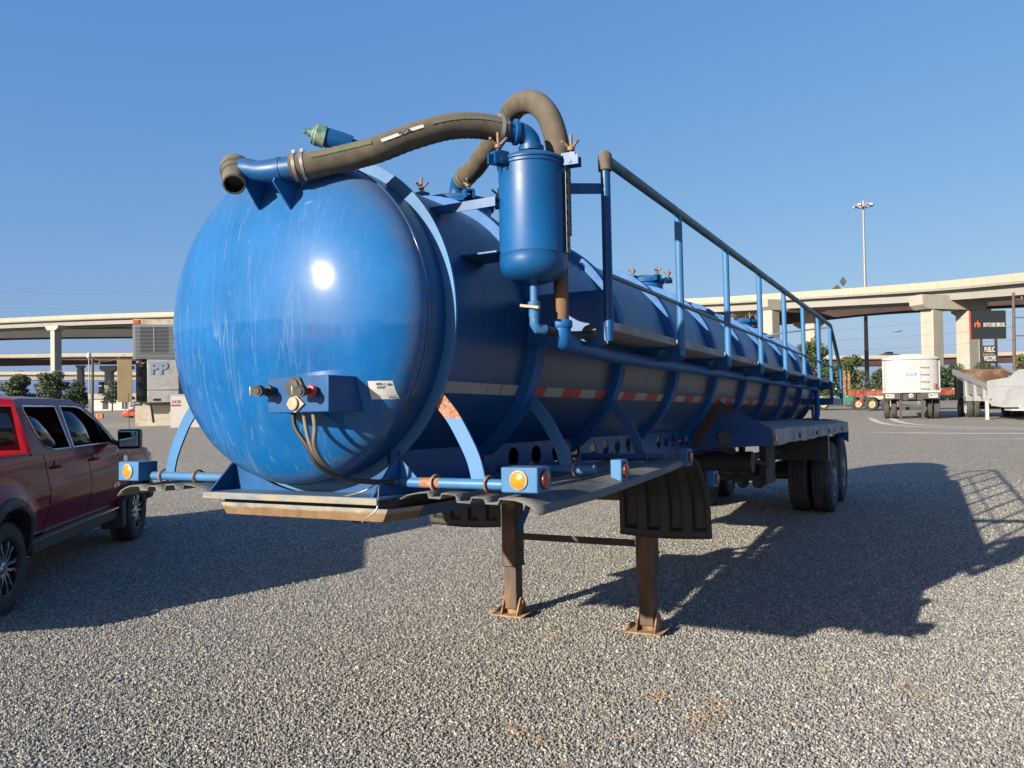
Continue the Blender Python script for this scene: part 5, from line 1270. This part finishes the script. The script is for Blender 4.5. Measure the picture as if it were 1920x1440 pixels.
# right, beyond the trailers
tree('tree', 29.6, 78, 6.9, 2.2, 'leafy green tree behind the tail of the walkway rail', 0, 6500, 11, leaf=.11, nl=16)
tree('tree', 31.6, 76, 4.8, 2.0, 'short bushy tree over the green flatbed deck', 0, 5500, 12, leaf=.11, nl=15)
k = 0
for x_, h_, r_, t_, lab in ((44, 4.6, 2.6, 1, 'dark hedge tree left of the light mast'), (47.5, 4.4, 2.4, 2, 'yellowish bush left of the light mast base'), (51.8, 4.3, 2.4, 1, 'dark hedge tree right behind the light mast'),
                     (55.0, 4.9, 2.3, 1, 'dark hedge tree left of the white dump trailer'), (61.5, 4.5, 2.6, 1, 'dark tree right of the white dump trailer'), (66.5, 4.9, 2.6, 0, 'green tree between the white trailer and the black sign'),
                     (71.5, 5.6, 2.6, 2, 'yellow green tree seen under the black sign'), (76.0, 5.6, 2.8, 0, 'green tree at the right edge under the utility pole'), (58, 4.2, 2.6, 1, 'dark tree hidden behind the white dump trailer')):
    tree('tree', x_, 112, h_+.6, r_, lab, t_, 5200, 20+k, low=.0, leaf=.13, nl=14); k += 1
# far woodland that reads as one mass
v_ = []
rng = np.random.default_rng(5); lob = [(x_, 150+rng.normal()*3, 2.0, 4.5, 3, 2.2+rng.random()) for x_ in np.arange(58, 130, 4.5)]+[(x_, 360+rng.normal()*6, 2.5, 9, 5, 2.6+rng.random()*2) for x_ in np.arange(-330, -90, 11)]+[(x_, 122+rng.normal(), 1.6, 2.8, 2, 1.9+rng.random()*.4) for x_ in np.arange(42, 80, 2.6)]
v_ = leaf_cloud(lob, 26000, .42, rng); me = bpy.data.meshes.new('woodland'); me.from_pydata(v_.tolist(), [], [(4*i, 4*i+1, 4*i+2, 4*i+3) for i in range(len(v_)//4)]); me.materials.append(LEAFM[1])
o = bpy.data.objects.new('woodland', me); COL.objects.link(o); o['kind'] = 'stuff'; o['label'] = 'distant belt of dark green trees along the far edge of the yard'; o['category'] = 'woodland'

# ---------------- white building on the left
e = empty('low_building', 'low white building behind the left bridge columns', 'building', (-78, 165, gz(0, 165)))
q = MB(); q.box(-9, 9, 0, 10, 0, 2.4); q.build('wall', 'white_paint', e); q = MB(); q.box(-9.3, 9.3, -.3, 10.3, 2.4, 3.5); q.build('roof', 'concrete', e)
for x_ in (-6.5, -2.5, 1.5, 5): q = MB(); q.box(x_, x_+1.2, -.03, -.0, .3, 2.0); q.build('window', 'black', e)
M['orange'] = pbr('orange plastic', (.45, .10, .02), .5, 0, .1, 4)
for x_, lab in ((-43.5, 'left one of two orange barrier blocks on the far gravel'), (-43.12, 'right one of two orange barrier blocks on the far gravel')):
    e = empty('barrier_block', lab, 'barrier', (x_, 84, gz(x_, 84))); q = MB(); q.prism([(-.17, 0), (.17, 0), (.15, .48), (-.15, .48)], 'y', -.15, .15); q.build('body', 'orange', e, bevel=.02); q = MB(); q.box(-.08, .08, -.165, -.15, .2, .32); q.build('panel', 'rust', e)
e = empty('notice_sign', 'small white notice on a post left of the white container', 'sign', (-46, 95, gz(0, 95))); q = MB(); q.cyl((0, 0, 0), (0, 0, 3.), .06, n=8); q.build('post', 'galv', e); q = MB(); q.box(-.55, .55, -.05, -.02, 2.2, 3.4); q.build('board', 'white_paint', e)
text_mesh('lettering', '42', .7, 'ink', e, Matrix.Translation((0, -.055, 2.8)) @ Matrix.Rotation(pi/2, 4, 'X'), .01)
small_vehicle('car', 'bright red car partly hidden left of the white container', 'car', (-39.2, 84, gz(0, 84)-.1), 0, 'orange', 'car', .7).children[0].data.materials[0] = M['red_car'] = pbr('bright red car paint', (.35, .02, .018), .35, 0, .05, 3)

# ---------------- container with refrigeration unit
ct = empty('reefer_container', 'white container with a louvred refrigeration unit on its end, one door hanging open', 'container', (-21.75, 53, gz(-22, 53)), radians(18))
ct.location.z += .02
q = MB(); q.box(-2.55, .9, .35, 12, .85, 6.4); q.build('container_body', 'white_paint', ct); 
q = MB(); q.box(-2.95, .85, .0, .34, .0, 1.35); q.box(-2.9, .85, -.02, .0, .45, .5); q.build('base_wall', 'white_paint', ct).data.materials[0] = M['old_white'] = pbr('stained white paint', (.42, .38, .31), .6, 0, .08, 1.2, dirt=(.30, .21, .12), dirt_amt=.3, dscale=.8)
q = MB(); q.box(-2.95, -.25, -.9, .34, 4.35, 6.55); q.build('grille_housing', 'galv', ct).data.materials[0] = M['unit_grey'] = pbr('grey unit casing', (.20, .215, .23), .5, .1, .06, 2)
q = MB(); q.box(-2.5, -.85, -.93, -.9, 4.75, 6.45); q.build('grille_opening', 'black', ct)
sme = MB(); sme.add([(-2.93, -1.0, 0), (-.27, -1.0, 0), (-.27, -.955, .02), (-2.93, -.955, .02), (-2.93, -1.0, -.014), (-.27, -1.0, -.014), (-.27, -.955, .006), (-2.93, -.955, .006)], [(0, 1, 2, 3), (7, 6, 5, 4), (0, 4, 5, 1), (3, 2, 6, 7), (0, 3, 7, 4), (1, 5, 6, 2)])
sm = sme.mesh('slat', 'unit_grey')
for i in range(24):
    o = bpy.data.objects.new('slat', sm); COL.objects.link(o); o.parent = ct; o.location = (0, 0, 4.42+i*.088)
q = MB(); q.box(-1.72, -1.66, -1.0, -.93, 4.75, 6.45); q.build('mullion', 'unit_grey', ct)
q = MB(); q.box(-2.95, -.1, -.7, .34, 6.6, 6.95); q.build('top_rail', 'old_white', ct); q = MB(); q.box(-2.93, -2.6, -.75, -.70, 6.68, 6.9); q.build('amber_lamp', 'orange', ct)
q = MB(); q.box(-2.1, -.22, -1.0, .34, 2.35, 4.32); q.box(-2.1, -.22, -1.02, .34, 1.55, 2.32); q.build('unit_cover', 'unit_grey', ct, bevel=.03).data.materials[0] = M['unit_pale'] = pbr('pale grey unit cover', (.27, .275, .27), .5, .05, .08, 1.5, dirt=(.18, .175, .16), dirt_amt=.3, dscale=2)
q = MB(); q.box(-1.75, -1.3, -1.03, -1.02, 1.65, 1.8); q.build('vent_slot', 'black', ct)
q = MB(); q.box(-2.85, -2.1, -.3, .34, 1.6, 4.3); q.build('engine_bay', 'black', ct)
q = MB()
for i in range(14): q.obox((-2.5+random.uniform(-.25, .25), -.38, random.uniform(1.7, 4.2)), (.2, .2, .25))
q.build('engine', 'blackmetal', ct, bevel=.04)
q = MB(); q.tube(spline([(-2.8, -.4, 4.15), (-2.6, -.45, 4.25), (-2.45, -.42, 4.1), (-2.25, -.45, 4.2)], 4), .04, 8); q.build('hose_bundle', 'old_white', ct)
q = MB(); q.bar((-2.9, -.95, 2.95), (-3.75, -1.15, 2.95), .06, 2.75); q.build('open_door', 'tan', ct) if 0 else None
M['tan'] = pbr('yellowed door lining', (.20, .145, .075), .7, 0, .15, 2, dirt=(.20, .15, .10), dirt_amt=.3, dscale=2, stretch=(3, 3, .5))
q = MB(); q.box(-3.85, -2.98, -1.0, -.93, 1.6, 4.3); dr = q.build('open_door', 'tan', ct, bevel=.02); q = MB(); q.box(-3.02, -2.85, -1.0, -.85, 3.7, 3.9); q.box(-3.02, -2.85, -1.0, -.85, 1.75, 1.95); q.build('hinge', 'black', dr)
q = MB(); q.bar((-1.9, -.9, 1.5), (-1.75, -.9, .25), .14, .1, up=(0, 1, 0)); q.build('down_leg', 'black', ct)
text_mesh('lettering', 'PP', 1.02, 'car_silver', ct, Matrix.Translation((-1.42, -1.03, 3.72)) @ Matrix.Rotation(pi/2, 4, 'X'), .04, bold=.05).data.materials[0] = M['pp'] = pbr('blue grey lettering', (.16, .21, .29), .5, 0, .1, 4)
for i in range(8): q = MB(); q.box(.10, .28, .33, .35, 2.0+.26*i, 2.1+.26*i); q.build('rivet_plate', 'galv', ct)
bx = empty('tool_cabinet', 'white cabinet numbered 2438 with a red stripe, seen behind the trailer strap', 'cabinet', (-20.6, 49.6, gz(-21, 50)), radians(10))
q = MB(); q.box(-.55, 1.8, 0, 2.2, 0, 2.0); q.build('body', 'white_paint', bx); q = MB(); q.box(-.57, 1.82, -.02, 0, 1.98, 2.06); q.build('lid_edge', 'galv', bx)
q = MB(); q.box(-.53, .05, -.014, -.004, 1.32, 1.42); q.build('red_stripe', 'red_stripe', bx) if 'red_stripe' in M else q.build('red_stripe', 'red_car', bx)
text_mesh('lettering', '2438', .27, 'ink', bx, Matrix.Translation((-.22, -.008, 1.58)) @ Matrix.Rotation(pi/2, 4, 'X'), .01)
q = MB(); q.tube(spline([(.35, -.05, .05), (.4, -.05, .25), (.62, -.05, .5), (.7, -.05, .45), (.5, -.05, .2)], 4), .03, 6); q.build('hose_loop', 'black', bx)

# ---------------- black yard sign
sg = empty('yard_sign', 'large black company sign on two posts over PUBLIC WELCOME boards', 'sign', (53.6, 90, gz(53, 90)), radians(0))
zs = -sg.location.z
M['signblack'] = pbr('sign face black', (.014, .017, .018), .5, 0, .06, 2)
q = MB(); q.box(-1.82, 2.1, -.06, .3, 7.65+zs, 10.83+zs); q.build('sign_board', 'signblack', sg)
q = MB(); q.box(-1.96, -1.83, -.02, .1, 7.7+zs, 10.8+zs); q.build('sign_edge', 'white_paint', sg).data.materials[0] = M['sign_red'] = pbr('red sign edge', (.45, .04, .04), .5, 0, .3, 2)
for x_ in (-.72, .95): q = MB(); q.box(x_-.12, x_+.12, -.1, .1, 0, 7.66+zs); q.build('post', 'blackmetal', sg)
for z0, tx_ in ((5.95, 'PUBLIC'), (4.95, 'WELCOME')):
    q = MB(); q.box(-.58, .82, -.16, -.1, z0+zs, z0+.93+zs); b_ = q.build('letter_board', 'signblack', sg)
    text_mesh('lettering', tx_, .80, 'white_paint', b_, Matrix.Translation((.12, -.18, z0+.46+zs)) @ Matrix.Rotation(pi/2, 4, 'X'), .02, bold=.03, xs=.46 if tx_ == 'PUBLIC' else .345)
text_mesh('lettering', 'RITCHIE BROS.', .60, 'white_paint', sg, Matrix.Translation((.78, -.075, 9.2+zs)) @ Matrix.Rotation(pi/2, 4, 'X'), .02, bold=.022, xs=.62)
text_mesh('emblem', 'rb', .98, 'orange', sg, Matrix.Translation((-1.12, -.075, 9.3+zs)) @ Matrix.Rotation(pi/2, 4, 'X'), .02, bold=.025, xs=.8)

# ---------------- white dump trailer, seen from behind
wt = empty('dump_trailer', 'clean white half round dump trailer seen end on, facing away', 'dump trailer', (20.25, 40.6, gz(20, 40.6)), radians(-26))
zt0 = -.0
def pl(cx, z, hw, hh): return 0
body = [(-1.30, 1.40), (1.30, 1.40), (1.34, 3.05), (1.34, 3.12), (.9, 3.22), (.3, 3.29), (-.3, 3.29), (-.9, 3.22), (-1.34, 3.12), (-1.34, 3.05)]
M['trailer_white'] = pbr('white trailer paint', (.285, .287, .29), .38, 0, .04, 2, dirt=(.24, .235, .22), dirt_amt=.2, dscale=2)
yb = lambda x, k=0: .42*(1-max(0, 1-abs(x/1.27)**3.2)**.5)+k
def convex(q, z0, z1, k, ye, w_=1.26, z1c=None):
    xs2 = [w_*sin(t) for t in np.linspace(-pi/2, pi/2, 25)]; out = [(x, yb(x*1.26/w_, k)) for x in xs2]+[(w_, ye), (-w_, ye)]; n = len(out)
    zt = lambda x: z1+((z1c or z1)-z1)*max(0, 1-(x/w_)**2)
    q.add([(x, y, z0) for x, y in out]+[(x, y, zt(x)) for x, y in out], [tuple(range(n)), tuple(range(2*n-1, n-1, -1))]+[(i, n+i, n+(i+1) % n, (i+1) % n) for i in range(n)])
q = MB(); convex(q, 1.42, 3.04, 0, 1.0); q.build('tailgate', 'trailer_white', wt, smooth=40)
q = MB(); q.prism([(-1.28, 1.75), (-1.0, 1.38), (1.0, 1.38), (1.28, 1.75), (1.30, 3.05), (-1.30, 3.05)], 'y', .9, 9.0); q.build('tub', 'trailer_white', wt)
q = MB(); convex(q, 3.03, 3.10, -.06, 9.0, 1.34, 3.30); q.build('tarp_cover', 'trailer_white', wt, smooth=30)
q = MB(); q.box(-1.32, 1.32, -.04, .5, 1.34, 1.42); q.build('bottom_rail', 'trailer_white', wt)
for x_ in (-1.27, 1.27): q = MB(); q.box(x_-.05, x_+.05, .36, .50, 1.38, 3.02); q.build('corner_post', 'trailer_white', wt)
for x_ in (-.62, .42): q = MB(); q.cyl((x_, yb(x_)-.004, 1.47), (x_, yb(x_)-.004, 3.0), .015, n=6); q.build('gate_rib', 'trailer_white', wt)
for i in range(4): q = MB(); q.tube([(.45, 0, 1.55+.36*i), (.45, -.10, 1.55+.36*i), (.78, -.10, 1.55+.36*i), (.78, 0, 1.55+.36*i)], .018, 6); q.build('step_rung', 'galv', wt)
M['plateblue'] = pbr('blue maker plate', (.05, .19, .60), .4, 0, .03, 2)
q = MB(); q.box(-.22, .24, -.03, .02, 2.22, 2.38); mp_ = q.build('maker_plate', 'plateblue', wt); text_mesh('lettering', 'MATE', .15, 'white_paint', mp_, Matrix.Translation((.01, -.035, 2.30)) @ Matrix.Rotation(pi/2, 4, 'X'), .004, bold=.004, xs=.9)
q = MB(); q.box(-1.28, -1.22, .30, .36, 1.5, 1.6); q.build('red_marker', 'red_lens', wt); q = MB(); q.box(1.22, 1.28, .30, .36, 1.5, 1.6); q.build('red_marker', 'red_lens', wt); q = MB(); q.box(1.02, 1.12, .03, .12, 1.55, 1.8); q.build('rust_stain', 'rust', wt)
q = MB(); q.box(-1.28, -.50, -.12, .1, 1.02, 1.33); q.box(.50, 1.28, -.12, .1, 1.02, 1.33); q.build('light_bar', 'blackmetal', wt)
for x_ in (-.98, .98):
    q = MB(); q.box(x_-.2, x_+.2, -.135, -.12, 1.08, 1.28); lp = q.build('light_panel', 'white_paint', wt); 
    text_mesh('lettering', 'MATE', .15, 'ink', lp, Matrix.Translation((x_, -.138, 1.19)) @ Matrix.Rotation(pi/2, 4, 'X'), .002, bold=.004, xs=.85)
q = MB(); q.box(-.50, .50, .1, .6, .95, 1.36); q.box(-.2, .2, -.05, .1, 1.0, 1.3); q.build('hitch_crossmember', 'blackmetal', wt); q = MB(); q.lathe([(.0, -.05), (.10, -.04), (.12, .02), (.05, .05)], (0, -.1, 1.18), (0, -1, 0), 14); q.build('pintle_hook', 'galv', wt)
q = MB(); q.box(-.50, -.42, .0, 8.6, .95, 1.38); q.box(.42, .50, .0, 8.6, .95, 1.38); q.build('frame', 'blackmetal', wt)
for x_ in (-.50, .50):
    q = MB(); q.box(x_-.06, x_+.06, -.02, .10, 0.0-.02, 1.0); q.box(x_-.1, x_+.1, -.06, .14, -.02, .02); q.build('landing_leg', 'blackmetal', wt)
q = MB(); q.box(-.95, .95, .9, 1.0, .45, .60); q.box(-.9, .9, 1.0, 2.6, .9, 1.1); q.build('bumper_bar', 'blackmetal', wt)
def dual_axle(parent, y, xs_, rad=.50, name='wheel', tm=TY, rm_=RM, dz=0.):
    sc_ = rad/.52
    for x_ in xs_:
        e = bpy.data.objects.new(name, None); COL.objects.link(e); e.parent = parent; e.location = (x_, y, rad+dz); e.scale = (sc_,)*3
        s = 1 if x_ > 0 else -1; outer_ = abs(x_) == max(abs(v) for v in xs_); e.rotation_euler = (0.3*x_, 0, 0 if (s > 0) == outer_ else pi)
        for nm, me_ in (('tyre', tm), ('rim', rm_)):
            o = bpy.data.objects.new(nm, me_); COL.objects.link(o); o.parent = e
    q = MB(); q.cyl((min(xs_), y, rad+dz), (max(xs_), y, rad+dz), .06, n=10); q.build('axle', 'blackmetal', parent)
dual_axle(wt, .95, (-1.15, -.82, .82, 1.15), .5); dual_axle(wt, 2.2, (-1.15, -.82, .82, 1.15), .5)

# ---------------- grey end dump at the right edge
gt = empty('dump_trailer', 'grey open top dump trailer with rusty inside, nose towards us at the right edge', 'dump trailer', (24.15, 38.1, gz(24, 38)-.02), radians(-16))
M['lightgrey'] = pbr('pale grey trailer paint', (.235, .25, .26), .45, .05, .06, 1.2, dirt=(.17, .17, .165), dirt_amt=.3, dscale=1.5)
M['inside_rust'] = pbr('rusty yellow tub lining', (.15, .11, .07), .85, 0, .3, 2.5, dirt=(.07, .035, .02), dirt_amt=.6, dscale=1.3)
Ln = 6.4
q = MB(); q.prism([(-1.36, .92), (-1.18, .70), (-.70, .62), (.70, .62), (1.18, .70), (1.36, .92), (1.36, 1.92), (.62, 2.06), (.34, 2.42), (-.04, 2.42), (-.42, 2.06), (-1.36, 1.90)], 'y', -.05, .0); q.build('nose_shield', 'lightgrey', gt, bevel=.01)
q = MB(); q.box(-1.37, 1.37, -.07, -.05, 1.62, 1.65); q.build('shield_crease', 'galv', gt)
def tub_sec(y, t):
    top_ = 1.55+.95*y/Ln; b0 = .80+.10*y/Ln; k = 1-t
    return [(-.75*k, b0+t), (.75*k, b0+t), (1.24-t, 1.25), (1.28-t, top_), (-1.28+t, top_), (-1.24+t, 1.25)]
def loft(q, secs):
    n = len(secs[0][1]); vs = [(x, y, z) for y, sec in secs for x, z in sec]
    q.add(vs, [(k*n+i, k*n+i+1, (k+1)*n+i+1, (k+1)*n+i) for k in range(len(secs)-1) for i in list(range(n-1))+[-1] if i not in (3,) and i >= 0]+[(k*n+n-1, k*n, (k+1)*n, (k+1)*n+n-1) for k in range(len(secs)-1)])
q = MB(); loft(q, [(0, tub_sec(0, 0)), (Ln, tub_sec(Ln, 0))]); q.build('tub', 'lightgrey', gt, smooth=20)
q = MB(); loft(q, [(0.03, tub_sec(0, .04)), (Ln-.03, tub_sec(Ln, .04))]); q.build('tub_lining', 'inside_rust', gt, smooth=20, fix=False)
q = MB(); q.prism([(-1.28, .95), (1.28, .95), (1.32, 2.62), (-1.32, 2.62)], 'y', Ln-.05, Ln); q.build('end_board', 'inside_rust', gt)
q = MB()
for s in (1, -1): q.add([(s*1.26, 0, 1.50), (s*1.37, 0, 1.50), (s*1.37, 0, 1.72), (s*1.26, 0, 1.72), (s*1.26, Ln, 2.36), (s*1.40, Ln, 2.36), (s*1.40, Ln, 2.62), (s*1.26, Ln, 2.62)], [(0, 1, 2, 3), (7, 6, 5, 4), (0, 4, 5, 1), (1, 5, 6, 2), (2, 6, 7, 3), (3, 7, 4, 0)])
q.build('top_rail', 'galv', gt)
for s in (1, -1):
    for y_ in (.7, 2.3, 4.0, 5.6):
        t0_ = 1.50+.86*y_/Ln; q = MB(); q.add([(s*1.0, y_, .9), (s*1.36, y_, .92), (s*1.36, y_, t0_), (s*1.24, y_, t0_), (s*1.0, y_+.3, .9), (s*1.36, y_+.3, .92), (s*1.36, y_+.3, t0_+.04), (s*1.24, y_+.3, t0_+.04)], [(0, 1, 2, 3), (7, 6, 5, 4), (0, 4, 5, 1), (1, 5, 6, 2), (2, 6, 7, 3), (3, 7, 4, 0)]); q.build('side_post', 'lightgrey', gt)
for x_ in (-1.36, 1.23): q = MB(); q.box(x_, x_+.13, .30, .43, .0, .95); q.box(x_-.1, x_+.2, .25, .5, 0, .03); q.build('landing_leg', 'white_paint', gt)
q = MB(); q.box(-.62, .9, -.95, .1, .48, .55); q.build('draw_plate', 'white_paint', gt); q = MB(); q.lathe([(.0, .03), (.18, .03), (.21, 0), (.21, -.04)], (.15, -.07, .62), (0, -1, 0), 20); q.build('hub_cover', 'galv', gt)
q = MB(); q.box(-.5, .5, 0, Ln, .60, .84); q.build('frame', 'blackmetal', gt); q = MB(); q.lathe([(0, .01), (.05, .01), (.055, 0)], (-1.24, -.05, 1.0), (0, -1, 0), 10); q.build('marker_lamp', 'red_lens', gt)
q = MB(); q.box(-1.42, -.8, 3.6, 4.2, 1.08, 1.14); q.box(-1.42, -.8, 3.58, 3.62, .9, 1.1); q.build('mudguard', 'lightgrey', gt)
dual_axle(gt, 4.0, (-1.22, -.90, .90, 1.22), .52); dual_axle(gt, 5.2, (-1.22, -.90, .90, 1.22), .52)

# ---------------- red flatbed and green flatbed far right
def flatbed(name, label, loc, rz, L, col, deck_z, wheels, wheel_col, th=.35, stakes=(), group=None):
    e = empty(name, label, 'flatbed trailer', loc, rz)
    q = MB(); q.box(0, L, 0, 2.5, deck_z-th, deck_z-.06); q.build('frame', col, e); q = MB(); q.box(-.05, L+.05, -.05, 2.55, deck_z-.06, deck_z); q.build('deck', 'wood', e)
    for i in range(int(L/.5)):
        q = MB(); q.box(.1+i*.5, .35+i*.5, -.062, -.05, deck_z-.13, deck_z-.06); q.build('reflector', 'white_paint' if i % 2 else 'red_lens', e)
    for x_ in wheels:
        for y_ in (.15, 2.35):
            q = MB(); q.lathe([(.28, -.12), (.46, -.11), (.49, -.05), (.49, .05), (.46, .11), (.28, .12)], (x_, y_, .5), (0, 1, 0), 32); wl_ = q.build('wheel', 'tyre', e)
            q = MB(); q.lathe([(.29, -.10), (.27, -.105), (.25, -.04), (.12, -.02), (.10, -.09), (0, -.10)], (x_, y_, .5), (0, 1, 0), 24); q.build('rim', wheel_col, wl_)
    for x_ in stakes:
        q = MB(); q.box(x_, x_+.14, .02, .16, deck_z, deck_z+1.95); q.build('stake', 'rust', e)
    return e
M['red_frame'] = pbr('faded red frame', (.22, .03, .02), .6, 0, .25, 2, dirt=(.25, .10, .06), dirt_amt=.4, dscale=2)
M['green_frame'] = pbr('turquoise green frame', (.025, .19, .13), .5, 0, .12, 2)
M['cream_rim'] = pbr('cream wheel rim', (.42, .32, .18), .5, 0, .1, 3)
fb = flatbed('flatbed_trailer', 'faded red flatbed trailer with cream wheels behind the dump trailers', (25.9, 59, gz(26, 59)), radians(1.5), 9.5, 'red_frame', 1.62, (.62, 1.85), 'cream_rim', .52)
q = MB(); q.box(-.25, -.05, -.05, .1, .62, 1.58); q.build('end_plate', 'red_frame', fb)
q = MB(); q.box(9.5, 12, .2, 2.3, .95, 1.2); q.box(10.8, 11, .4, .5, 0, 1.); q.build('gooseneck', 'red_frame', fb)
M['green_tag'] = M['green_frame']
g2 = flatbed('flatbed_trailer', 'turquoise green flatbed trailer with rusty stakes at the tail of the blue tank', (20.6, 63, gz(26, 63)), radians(0), 6.9, 'green_frame', 1.15, (3.9,), 'cream_rim', .5, (5.55, 5.9))
for i in range(1): pass
q = MB(); q.box(19.5, 20.1, 62, 63, gz(20, 62), gz(20, 62)+1.0) if 0 else None
small_vehicle('car', 'white car parked beyond the red flatbed beside the light mast', 'car', (36.2, 78, gz(36, 78)+.35), radians(180), 'white_paint', 'car', .85)
e = empty('rusty_post', 'rust brown post standing behind the red flatbed', 'post', (33.9, 71, gz(34, 71))); q = MB(); q.box(-.22, .22, -.2, .2, 0, 4.1); q.build('shaft', 'rust', e)
e = empty('notice_sign', 'white box sign right of the rusty post, above the red flatbed', 'sign', (44.7, 88, gz(44, 88))); q = MB(); q.cyl((0, 0, 0), (0, 0, 3.2), .06, n=8); q.build('post', 'galv', e); q = MB(); q.box(-.5, .5, -.1, .1, 3.2, 4.4); q.build('board', 'white_paint', e)

# ---------------- pale tyre tracks scuffed in the gravel, far right
M['scuff'] = pbr('pale crushed dust', (.47, .41, .32), .95, 0, .15, 2)
def track(pts, wd):
    P_ = spline(pts, 6); q = MB(); vs = []
    for i, p in enumerate(P_):
        t = (P_[min(i+1, len(P_)-1)]-P_[max(0, i-1)]).normalized(); n_ = Vector((-t.y, t.x, 0)); w_ = wd*(.6+.4*sin(i*1.7)**2)*min(1, i/3+.2, (len(P_)-1-i)/3+.2)
        for s_ in (-1, 1): a = p+n_*s_*w_/2; vs.append((a.x, a.y, gz(a.x, a.y)+.006))
    q.add(vs, [(2*i, 2*i+1, 2*i+3, 2*i+2) for i in range(len(P_)-1)]); q.build('tyre_track', 'scuff', smooth=0, kind='structure')
track([(19.6, 44, 0), (17.2, 37.5, 0), (16.8, 34, 0), (18.2, 31.5, 0), (22, 29.5, 0), (28, 28.2, 0)], .40)
track([(20.6, 44, 0), (18.2, 37.5, 0), (17.9, 34.5, 0), (19.2, 32.2, 0), (22.5, 30.4, 0), (30, 29, 0)], .40)
track([(16.2, 44.5, 0), (14.6, 39, 0), (13.2, 35, 0)], .3); track([(17.0, 44.5, 0), (15.5, 39, 0), (14.3, 35, 0)], .3)
track([(13.2, 30.5, 0), (17, 28.5, 0), (24, 27.2, 0), (34, 27, 0)], .6); track([(14, 26.0, 0), (20, 25.2, 0), (30, 25.4, 0)], .3)

# ---------------- dry straw scraps in the foreground
M['straw'] = pbr('dry orange straw', (.42, .22, .08), .8, 0, .35, 60)
def straw(cx, cy, n, sp):
    q = MB()
    for _ in range(n):
        x, y = cx+random.gauss(0, sp), cy+random.gauss(0, sp*.9); z = gz(x, y)+random.uniform(.012, .026); a = random.uniform(0, 2*pi); L = random.uniform(.02, .07)
        m_ = Vector((x+cos(a)*L*.5, y+sin(a)*L*.5, z+random.uniform(0, .012))); e_ = m_+Vector((cos(a+.6)*L*.5, sin(a+.6)*L*.5, -.004)); q.tube([(x, y, z), m_, e_], [.0009, .0012, .0006], 4, caps=False)
    return q
q = MB()
for cx, cy, n, sp in ((.88, 4.98, 34, .05), (1.08, 4.66, 40, .06), (1.22, 4.82, 22, .05), (.62, 4.42, 14, .05), (-.05, 4.52, 22, .07), (.16, 4.45, 18, .06), (.45, 5.05, 14, .06), (1.0, 4.5, 18, .06), (2.48, 4.95, 26, .07), (1.55, 4.6, 12, .06), (.33, 6.3, 16, .04), (.5, 4.75, 10, .05), (-.1, 4.2, 10, .06), (.25, 4.15, 12, .08), (2.0, 5.3, 8, .08), (2.9, 8.2, 10, .08), (1.9, 4.6, 10, .1)):
    s_ = straw(cx, cy, n, sp); b0 = len(q.v); q.v += s_.v; q.f += [tuple(b0+i for i in f) for f in s_.f]; q.mi += s_.mi
q.build('dry_straw', 'straw', fix=False, kind='stuff')
for o in bpy.data.objects:
    if o.get('kind') == 'stuff' and o.get('label') is None: pass
